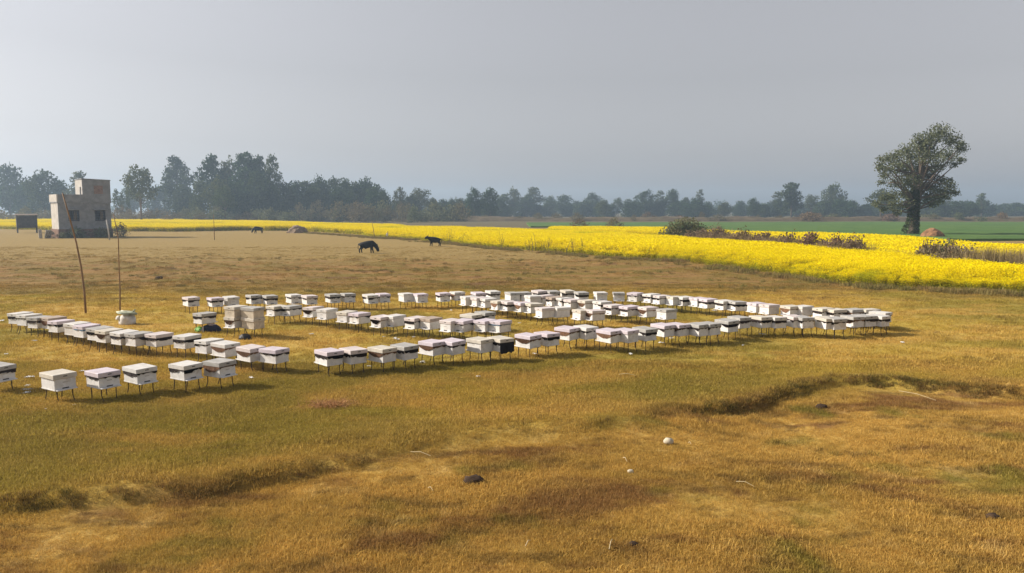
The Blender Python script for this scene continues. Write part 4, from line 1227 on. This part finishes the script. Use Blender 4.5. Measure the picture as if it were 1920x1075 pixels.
pole([b] + [up_at(b, x, y) for x, y in ((225, 540), (223, 495), (222, 450), (213, 402))], .030, .014, 'slim straight bamboo pole standing by the white sack')
M_POST = paint('pale_post', (.50, .48, .44), .85, .12, 4)
b = G(205.5, 450)
pole([b, up_at(b, 203, 430), up_at(b, 199.5, 412)], .10, .08, 'pale concrete post leaning in front of the grey house', M_POST, 'concrete_post', 0)
b = G(402, 450)
pole([b, up_at(b, 401.5, 425), up_at(b, 400, 402)], .055, .03, 'thin lone stake standing in the pale pasture', M_BAMBOO, 'stake', 0)
b = G(703, 446)
pole([b, up_at(b, 700, 430), up_at(b, 697, 415)], .06, .03, 'dark leaning stake at the corner of the mustard', M_BAMBOO, 'stake', 0)
b = G(727, 446)
pole([b, up_at(b, 727.5, 440), up_at(b, 727, 434)], .05, .04, 'short stake holding the white rag', M_BAMBOO, 'stake', 0)
tag(link_mesh('white_rag', blob('white_rag', .17, .08, .26, M_WSACK, 21, .3, flatten=False), None, None, tuple(up_at(b, 726.5, 440.5) + Vector((0, -.09, 0)))), 'white rag tied on a short stake by the mustard', 'rag')

# plastic scraps, clods, dung and straw
M_SCRAP = paint('plastic_scrap', (.70, .70, .68), .5, .1, 9)
M_STONE = paint('pale_clod', (.50, .44, .33), .85, .1, 8)
M_DUNG = paint('dung', (.055, .033, .020), .95, .2, 9)
def scrap_mesh(seed):
    r = random.Random(seed); bm = bmesh.new(); n = 6
    g = [[bm.verts.new(((i / n - .5) * .28 * (1 + r.uniform(-.25, .25)), (j / n - .5) * .18 * (1 + r.uniform(-.3, .3)), .02 + r.uniform(0, .055))) for i in range(n + 1)] for j in range(n + 1)]
    for j in range(n):
        for i in range(n):
            if r.random() > .12: bm.faces.new((g[j][i], g[j][i + 1], g[j + 1][i + 1], g[j + 1][i]))
    bmesh.ops.delete(bm, geom=[v for v in bm.verts if not v.link_faces], context='VERTS')
    bmesh.ops.solidify(bm, geom=bm.faces[:], thickness=.003)
    me = bpy.data.meshes.new('plastic_scrap'); bm.to_mesh(me); bm.free(); me.materials.append(M_SCRAP); return me
SC = [scrap_mesh(i) for i in range(5)]
for i, (x, y, s, near) in enumerate([(56, 711, 1.0, 'row'), (52, 727, .9, 'row'), (50, 735, 1.0, 'row'), (52, 741, 1.1, 'row'), (153, 699, .7, 'row'), (4, 604, 1.0, 'pasture'), (584, 629, .8, 'inner'), (472, 712, .8, 'row'),
        (740, 637, .8, 'inner'), (744, 639, .9, 'inner'), (776, 635, .8, 'inner'), (720, 634, .6, 'inner'), (792, 683, 1.1, 'outer'), (692, 690, .6, 'outer'), (846, 584, .8, 'inner'), (974, 608, .6, 'inner'), (1002, 666, .7, 'outer'),
        (1258, 637, .8, 'outer'), (1240, 646, 1.0, 'outer'), (1393, 650, .5, 'outer'), (1340, 585, 1.0, 'inner'), (1692, 645, .9, 'outer'), (1430, 630, 1.1, 'outer'), (1182, 667, .8, 'outer'), (897, 709, .6, 'outer'), (573, 598, .8, 'inner'),
        (140, 763, .5, 'row'), (86, 770, .4, 'row'), (65, 642, .8, 'row'), (12, 667, .8, 'row')]):
    p = G(x, y)
    o = link_mesh('plastic_scrap', SC[i % 5], None, None, (p.x, p.y, p.z + .03)); o.scale = (s * .62,) * 3; o.rotation_euler = (0, 0, i * 1.7)
    tag(o, {'row': 'white plastic scrap lying around the short outer row of hives', 'pasture': 'white plastic scrap lying on grass past the end hive', 'inner': 'white plastic scrap lying between the inner rows of hives', 'outer': 'white plastic scrap lying along the long outer row of hives'}[near], 'litter', {'row': 'scraps by the short outer row', 'pasture': None, 'inner': 'scraps among the inner rows', 'outer': 'scraps along the long outer row'}[near])
for x, y, rr, lb in [(1253, 833, .085, 'pale rounded clod in the golden grass, largest one'), (1182, 888, .05, 'small whitish clod in the golden grass near a straw')]:
    p = G(x, y); tag(link_mesh('pale_clod', blob('pale_clod', rr, rr * .8, rr * .8, M_STONE, int(x), .15), None, None, (p.x, p.y, p.z + rr * .5)), lb, 'clod')
for x, y, rr, lb in [(888, 906, .15, 'large dark dung pat on bare patch of golden grass'), (1541, 766, .11, 'dark dung pat below the shaded bund'), (1862, 974, .09, 'small dark dung pat alone in golden grass'), (1187, 1026, .07, 'tiny dark dung pat in the long brown grass'), (298, 523, .22, 'dark clod standing up from the rough pasture')]:
    p = G(x, y); tag(link_mesh('dung_pat', blob('dung_pat', rr, rr * .7, rr * .55, M_DUNG, int(x), .3, 4), None, None, (p.x, p.y, p.z + .03)), lb, 'dung')
M_STRAW = leafy('straw', (.36, .17, .07), (.44, .24, .10), .2, .4, (.55, .36, .18), 2)
p = G(612, 761)
r_ = np.random.default_rng(14); n = 900
pp = np.stack([p.x + r_.normal(.12, .20, n), p.y + r_.normal(0, .12, n), np.full(n, p.z - .01)], 1)
V, Fq = blades(0, 0, .03, .16, .008, 2.2, 15, pts=pp)
tag(link_mesh('straw_heap', np_mesh('straw_heap', V, Fq, M_STRAW)), 'reddish heap of loose straw on the lawn', 'straw', kind='stuff')
M_STEM = paint('pale_stem', (.55, .45, .27), .8, .12, 6)
for x0, y0, x1, y1 in [(1160, 706, 1192, 709), (1380, 909, 1414, 920), (1685, 737, 1755, 756), (1168, 864, 1176, 873), (803, 921, 812, 928), (985, 1032, 996, 1022), (770, 853, 808, 862), (1290, 836, 1296, 840), (1142, 1038, 1148, 1020)]:
    a, b = G(x0, y0), G(x1, y1)
    mb = MB(); d = b - a
    mb.tube([(0, 0, .05), tuple(d * .5 + Vector((0, 0, .09))), tuple(d + Vector((0, 0, .06)))], [.0055, .005, .003], 5)
    tag(mb.build('dry_stem', M_STEM, None, a), 'single pale dry stem lying on the grass', 'stem', 'dry stems on the grass')

# ------------------------------------------------------------------ house, shed, mounds
def wall_with_holes(mb, w, h, th, holes, y0):
    """wall in the xz plane, outer face at y0, thickness th inward (+y), cut by rectangular holes (x0,x1,z0,z1)"""
    xs_ = sorted({-w / 2, w / 2, *[q for o in holes for q in o[:2]]}); zs_ = sorted({0, h, *[q for o in holes for q in o[2:]]})
    for i in range(len(xs_) - 1):
        for j in range(len(zs_) - 1):
            cx, cz = (xs_[i] + xs_[i + 1]) / 2, (zs_[j] + zs_[j + 1]) / 2
            if any(o[0] < cx < o[1] and o[2] < cz < o[3] for o in holes): continue
            mb.box((cx, y0 + th / 2, cz), (xs_[i + 1] - xs_[i], th, zs_[j + 1] - zs_[j]))
    bmesh.ops.remove_doubles(mb.bm, verts=mb.bm.verts, dist=.0005)
    # drop the inner faces shared by neighbouring blocks
    seen = {}
    for f in list(mb.bm.faces):
        key = tuple(sorted(v.index for v in f.verts)) if False else frozenset(f.verts)
        seen.setdefault(key, []).append(f)
    kill = [f for fs in seen.values() if len(fs) > 1 for f in fs]
    if kill: bmesh.ops.delete(mb.bm, geom=kill, context='FACES')

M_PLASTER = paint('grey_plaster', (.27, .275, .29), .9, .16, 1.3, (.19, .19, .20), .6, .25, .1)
M_LITWALL = paint('sunlit_plaster', (.50, .47, .43), .9, .12, 1.3, (.36, .33, .30), .5, .25, .1)  # lighter copy of the grey plaster: sunlight put into the colour of the left walls
M_BRICK = paint('old_brick', (.24, .15, .11), .95, .25, 4, (.12, .10, .08), .6, .3, .1)
M_FRAME = paint('window_iron', (.055, .055, .075), .7, .15, 5)
M_INNER = paint('room_shade', (.06, .055, .055), .95, .1, 2)
d_h = P(112, 447).y
hb = P(112, 447)
# frame of the house: x along the front to the right, y into the house
to_cam = math.atan2(-hb.y, -hb.x); nf = to_cam + R(11)
house = empty('brick_house', (0, 0, 0), nf + math.pi / 2); tag(house, 'unfinished grey plastered house with small upper room', 'house')
HW, HD, PL, HL = 6.75, 4.6, 1.25, 3.75
rot = Matrix.Rotation(nf + math.pi / 2, 3, 'Z')
corner = Vector((hb.x, hb.y, 0))
cen = corner + rot @ Vector((HW / 2, 0, 0)); house.location = (cen.x, cen.y, gz(cen.x, cen.y))
mb = MB(); mb.box((0, HD / 2, PL / 2 - .15), (HW + .25, HD + .25, PL + .3)); mb.build('plinth', M_BRICK, house)
win = [(-2.15, -.75, PL + 1.15 - PL, PL + 2.65 - PL), (1.25, 2.65, 1.15, 2.65)]
mb = MB(); wall_with_holes(mb, HW, HL, .25, win, 0); mb.build('front_wall', M_PLASTER, house, (0, 0, PL))
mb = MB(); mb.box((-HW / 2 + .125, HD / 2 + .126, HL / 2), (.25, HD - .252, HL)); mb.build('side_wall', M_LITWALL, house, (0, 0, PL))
mb = MB(); mb.box((HW / 2 - .125, HD / 2 + .126, HL / 2), (.25, HD - .252, HL)); mb.build('side_wall', M_PLASTER, house, (0, 0, PL))
mb = MB(); mb.box((0, HD - .125, HL / 2), (HW - .504, .25, HL)); mb.build('rear_wall', M_PLASTER, house, (0, 0, PL))
mb = MB(); mb.box((0, HD / 2, .06), (HW + .24, HD + .24, .14)); mb.build('roof_slab', M_PLASTER, house, (0, 0, PL + HL))
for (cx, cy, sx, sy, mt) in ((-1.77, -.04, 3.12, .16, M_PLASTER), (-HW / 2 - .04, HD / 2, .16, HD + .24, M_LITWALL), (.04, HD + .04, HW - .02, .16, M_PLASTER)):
    mb = MB(); mb.box((cx, cy, .132 + .52), (sx, sy, 1.04)); mb.build('parapet', mt, house, (0, 0, PL + HL))
for i in range(3):
    mb = MB(); mb.box((-HW / 2 + .35 + i * (HW - .7) / 2, -.08, -.12), (.26, .20, .20)); mb.build('roof_beam', M_PLASTER, house, (0, 0, PL + HL))
for (x0, x1, z0, z1) in win:
    w_ = x1 - x0; h_ = z1 - z0; cx = (x0 + x1) / 2
    wn = empty('window', (cx, .10, PL + z0)); wn.parent = house
    wn2 = wn
    mb = MB()
    for s in (-1, 1): mb.box((s * (w_ / 2 - .04), 0, h_ / 2), (.08, .10, h_ - .004))
    for s in (0, 1): mb.box((0, 0, .04 + s * (h_ - .08)), (w_ - .164, .10, .08))
    mb.build('window_frame', M_FRAME, wn)
    for k in range(1, 6):
        mb = MB(); mb.box((-w_ / 2 + k * w_ / 6, 0, h_ / 2), (.035, .035, h_ - .164)); mb.build('window_bar', M_FRAME, wn)
    for k in range(1, 4):
        mb = MB(); mb.box((0, .03, k * h_ / 4), (w_ - .17, .02, .035)); mb.build('window_bar', M_FRAME, wn)
    mb = MB(); mb.box((w_ * .16, .13, h_ / 2), (w_ * .30, .04, h_ * .8)); mb.build('shutter', paint('old_shutter', (.23, .18, .12), .85, .2, 4), wn)
    mb = MB(); mb.box((cx, -.22, PL + z1 + .12), (w_ + .5, .44, .10)); mb.build('window_hood', M_PLASTER, house)
    mb = MB(); mb.box((cx, -.05, PL + z0 - .06), (w_ + .2, .14, .08)); mb.build('window_sill', M_PLASTER, house)
# upper room
UW, UD, UH = 3.65, 4.2, 3.15
ux = HW / 2 + .07 - UW / 2
U0 = PL + HL + .133
mb = MB(); wall_with_holes(mb, UW, UH, .2, [(-.35, .85, 1.15, 2.35)], 0); mb.build('upper_front_wall', M_PLASTER, house, (ux, -.11, U0))
for s, mt in ((-1, M_LITWALL), (1, M_PLASTER)):
    mb = MB()
    if s < 0:
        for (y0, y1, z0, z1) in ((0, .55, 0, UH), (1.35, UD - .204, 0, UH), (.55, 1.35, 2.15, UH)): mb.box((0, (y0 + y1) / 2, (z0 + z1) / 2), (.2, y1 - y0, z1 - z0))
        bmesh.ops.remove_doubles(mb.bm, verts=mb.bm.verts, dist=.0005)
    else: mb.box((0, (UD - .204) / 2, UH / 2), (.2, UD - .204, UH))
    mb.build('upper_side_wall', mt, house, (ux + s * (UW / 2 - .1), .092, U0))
mb = MB(); mb.box((0, 0, UH / 2), (UW - .404, .2, UH)); mb.build('upper_rear_wall', M_PLASTER, house, (ux, UD - .11 - .1, U0))
mb = MB(); mb.box((0, UD / 2, .055), (UW + .12, UD + .12, .13)); mb.build('upper_roof', M_PLASTER, house, (ux, -.13, U0 + UH)).rotation_euler = (0, .035, 0)
for k in range(14):   # bricks that close the upper window
    r_i, c_i = divmod(k, 2)
    mb = MB(); mb.box((-.35 + .30 + c_i * .6, .09, 1.15 + .086 + r_i * .1714), (.59, .13, .160)); mb.build('brick', paint('window_brick', (.30, .20, .16), .9, .2, 5), house, (ux, -.11, U0))
mb = MB(); mb.box((0, 0, 0), (.5, .8, 1.9)); mb.build('doorway_shade', M_INNER, house, (ux - UW / 2 + .5, .62, U0 + .98))  # solid dark block behind the doorway, painted as the shade of the room
# green drum on the parapet
tag(link_mesh('water_tank', blob('water_tank', .32, .32, .30, paint('green_drum', (.12, .26, .22), .6, .15, 5, (.45, .5, .48), .5), 31, .1), None, None, tuple(house.matrix_basis @ Vector((-HW / 2 + .35, .35, PL + HL + .24)))), 'small green water drum on the house roof corner', 'drum')

# growth and rubble round the house
for i, (lx_, ly_, h_, w_, kd, lb) in enumerate([(-1.3, -1.0, 1.5, 3.6, 'shrub', 'low green bush before the house plinth, longest one'), (1.6, -1.1, 1.4, 3.0, 'shrub', 'low green bush before the house plinth near the concrete post'), (4.4, -.6, 2.0, 2.8, 'dry', 'grey leafless bush at the house corner'),
                                        (-4.4, -.2, 1.1, 1.8, 'dry', 'scrubby bush beside the pale rubble slabs'), (-3.0, -.9, .9, 1.6, 'shrub', 'small bush at the lit corner of the house')]):
    w0 = house.matrix_basis @ Vector((lx_, ly_, 0)); plant('house_bush', kd, (w0.x, w0.y, -.05), h_, w_, lb, 'bush')
for i, (lx_, ly_, sx, sz, lb) in enumerate([(-4.7, .6, .75, 1.2, 'pale broken slab leaning beside the house, larger one'), (-5.5, .9, .4, 1.35, 'pale broken slab leaning beside the house, narrow one')]):
    mb = MB(); mb.box((0, 0, sz / 2 - .05), (sx, .22, sz), bevel=.03)
    for v in mb.bm.verts: v.co += Vector((random.uniform(-.06, .06), random.uniform(-.02, .02), random.uniform(-.06, .06)))
    w0 = house.matrix_basis @ Vector((lx_, ly_, 0))
    o = mb.build('broken_slab', paint('rubble', (.46, .42, .37), .9, .15, 3, (.3, .26, .22), .5), None, w0); o.rotation_euler = (.08, .1 * (-1) ** i, nf + 1.6); tag(o, lb, 'slab')

# raised wooden shed
sp = P(52, 437)
shed = empty('wooden_shed', (sp.x, sp.y, gz(sp.x, sp.y)), math.atan2(-sp.y, -sp.x) + math.pi / 2 + .05); tag(shed, 'small dark wooden shed raised on posts beside the house', 'shed')
M_WOOD = paint('grey_board', (.085, .080, .085), .9, .2, 3, (.14, .12, .11), .5)
for sx in (-1, 1):
    for sy in (0, 1):
        mb = MB(); mb.box((sx * 1.42, sy * 2.0, 1.45), (.14, .14, 3.2)); mb.build('post', M_WOOD, shed)
for k in range(10):
    mb = MB(); mb.box((-1.24 + k * .2755, -.09, 1.93), (.268, .035, 2.05 + random.uniform(-.03, .03))); mb.build('board', M_WOOD, shed)
for sx in (-1, 1):
    mb = MB(); mb.box((sx * 1.515, 1.0, 1.93), (.04, 1.85, 2.0)); mb.build('side_panel', M_WOOD, shed)
mb = MB(); mb.box((0, 2.10, 1.93), (2.7, .04, 2.0)); mb.build('rear_panel', M_WOOD, shed)
mb = MB(); mb.box((0, 1.0, .90), (2.69, 1.9, .06)); mb.build('floor_board', M_WOOD, shed)
mb = MB(); mb.box((0, 1.0, 3.12), (3.35, 2.7, .13), bevel=.02); mb.build('roof', paint('shed_roof', (.22, .17, .13), .9, .2, 3), shed).rotation_euler = (.05, 0, 0)
for z_ in (1.35, 2.55):
    mb = MB(); mb.box((0, -.13, z_), (2.75, .035, .09)); mb.build('cross_rail', M_WOOD, shed)

# straw mounds
def mound(x, y, w_, h_, mat, label, seed):
    p = P(x, y); bm = bmesh.new(); bmesh.ops.create_icosphere(bm, subdivisions=4, radius=1)
    for v in bm.verts:
        c = v.co.copy(); n = 1 + .22 * float(vnoise(np.array([c.x * 3 + seed]), np.array([c.y * 3 + c.z * 2]), seed)[0]) + .10 * float(vnoise(np.array([c.x * 9 + seed]), np.array([c.z * 9 + c.y * 5]), seed)[0])
        z = max(c.z, -.05); f = (1.0 + .22 * (1 - z) ** 2 + .25 * z) if z > 0 else 1.2
        v.co = Vector((c.x * w_ / 2 * n * f, c.y * w_ / 2.4 * n * f, z * h_ * n))
    me = bpy.data.meshes.new('straw_mound'); bm.to_mesh(me); bm.free(); me.materials.append(mat)
    o = link_mesh('straw_mound', me, None, None, (p.x, p.y, 0)); return tag(o, label, 'mound')
mound(1748, 447, 2.6, 1.35, paint('red_straw', (.30, .155, .075), .95, .25, 3, (.20, .11, .06), .5, .6), 'rusty heaped mound of straw beside the lone tree', 3)
mound(558, 437, 2.9, 1.25, paint('grey_straw', (.26, .19, .13), .95, .25, 3, (.34, .22, .14), .6, .6), 'greyish straw mound at the edge of the mustard', 7)
plant('brush_heap', 'brush', (dist_px(1516, 270), 270, .6), 2.4, 11, 'reddish brown brush heap on the far earth bank', 'bush')

# ------------------------------------------------------------------ water buffaloes
M_HIDE = paint('buffalo_hide', (.011, .010, .011), .7, .2, 5, (.028, .022, .018), .4, .2, .2)
M_HORN = paint('horn', (.06, .055, .05), .6, .1)
def buffalo(loc, rz, scale, graze, label):
    """built facing +x, feet at z=0, shoulder 1.3 m"""
    bm = bmesh.new(); sk = bm.verts.layers.skin.verify()
    def v(co, r, ry=None):
        x = bm.verts.new(co); x[sk].radius = (r, ry or r); return x
    def chain(a, lst):
        for co, r in lst:
            b = v(co, r); bm.edges.new((a, b)); a = b
        return a
    pelvis = v((-.55, 0, .98), .33); pelvis[sk].use_root = True
    belly = v((-.12, 0, .86), .42); bm.edges.new((pelvis, belly))
    chest = v((.32, 0, .90), .39); bm.edges.new((belly, chest))
    sh = v((.54, 0, 1.0), .32); bm.edges.new((chest, sh))
    if graze:
        hd = chain(sh, [((.76, 0, .84), .25), ((.90, .02, .64), .20), ((1.00, .04, .50), .20), ((1.06, .05, .30), .15), ((1.08, .05, .14), .12)]); hp = Vector((1.06, .04, .56)); hdir = Vector((.25, 0, -1))
    else:
        hd = chain(sh, [((.76, 0, 1.10), .25), ((.94, .04, 1.18), .19), ((1.05, .06, 1.20), .20), ((1.22, .08, 1.12), .15), ((1.34, .09, 1.06), .12)]); hp = Vector((1.08, .06, 1.33)); hdir = Vector((1, 0, -.3))
    for sy in (-1, 1):
        st = .09 * sy
        a = v((-.62, .15 * sy, .80), .19); bm.edges.new((pelvis, a))
        chain(a, [((-.50 + st * .6, .17 * sy, .60), .125), ((-.72 + st, .17 * sy, .38), .075), ((-.68 + st, .17 * sy, .14), .06), ((-.64 + st, .17 * sy, .03), .075)])
        b = v((.42, .15 * sy, .68), .16); bm.edges.new((chest, b))
        chain(b, [((.44 - st, .16 * sy, .42), .085), ((.47 - st * 1.4, .16 * sy, .18), .06), ((.50 - st * 1.4, .16 * sy, .03), .075)])
    chain(pelvis, [((-.86, 0, .98), .06), ((-.93, 0, .70), .03), ((-.93, .02, .42), .035)])
    me = bpy.data.meshes.new('body'); bm.to_mesh(me); bm.free(); me.materials.append(M_HIDE)
    e = empty('water_buffalo', loc, rz, scale); tag(e, label, 'buffalo')
    o = link_mesh('body', me, None, e)
    m1 = o.modifiers.new('skin', 'SKIN'); m1.use_smooth_shade = True
    m2 = o.modifiers.new('smooth', 'SUBSURF'); m2.levels = 2; m2.render_levels = 2
    bk = hdir * -1
    for sy in (-1, 1):
        mb = MB(); s = hp + Vector((0, .09 * sy, 0))
        mb.tube([s, s + Vector((0, .16 * sy, .02)) + bk * .05, s + Vector((0, .22 * sy, .05)) + bk * .20, s + Vector((0, .14 * sy, .10)) + bk * .32], [.045, .04, .028, .008], 7); mb.build('horn', M_HORN, e, smooth=True)
        mb = MB(); s = hp + Vector((0, .12 * sy, -.05)); mb.tube([s, s + Vector((0, .12 * sy, -.03)), s + Vector((0, .22 * sy, -.07))], [.03, .05, .008], 6); mb.build('ear', M_HIDE, e, smooth=True)
    return e
p = G(689, 475); buffalo((p.x, p.y, p.z), R(6), .90, True, 'black water buffalo grazing with its head down')
p = G(815, 462); buffalo((p.x, p.y, p.z), R(186), .80, False, 'black water buffalo calf standing with head raised by mustard')
p = G(484, 438); buffalo((p.x, p.y, p.z), R(200), .92, True, 'dark water buffalo grazing before the strip near the straw mound')

# ------------------------------------------------------------------ hazy air
hz = MB(); hz.box((0, 740, 24), (3500, 1990, 52))
hm = bpy.data.materials.new('haze_air'); hm.use_nodes = True
ht = hm.node_tree
for n_ in list(ht.nodes):
    if n_.type == 'BSDF_PRINCIPLED': ht.nodes.remove(n_)
pv = ht.nodes.new('ShaderNodeVolumePrincipled')
pv.inputs['Color'].default_value = (.60, .79, 1.0, 1)
pv.inputs['Density'].default_value = .00068
pv.inputs['Anisotropy'].default_value = .3
ht.links.new(pv.outputs[0], ht.nodes['Material Output'].inputs['Volume'])
ho = hz.build('haze', hm); tag(ho, 'pale winter haze hanging over the fields', 'haze', kind='stuff')
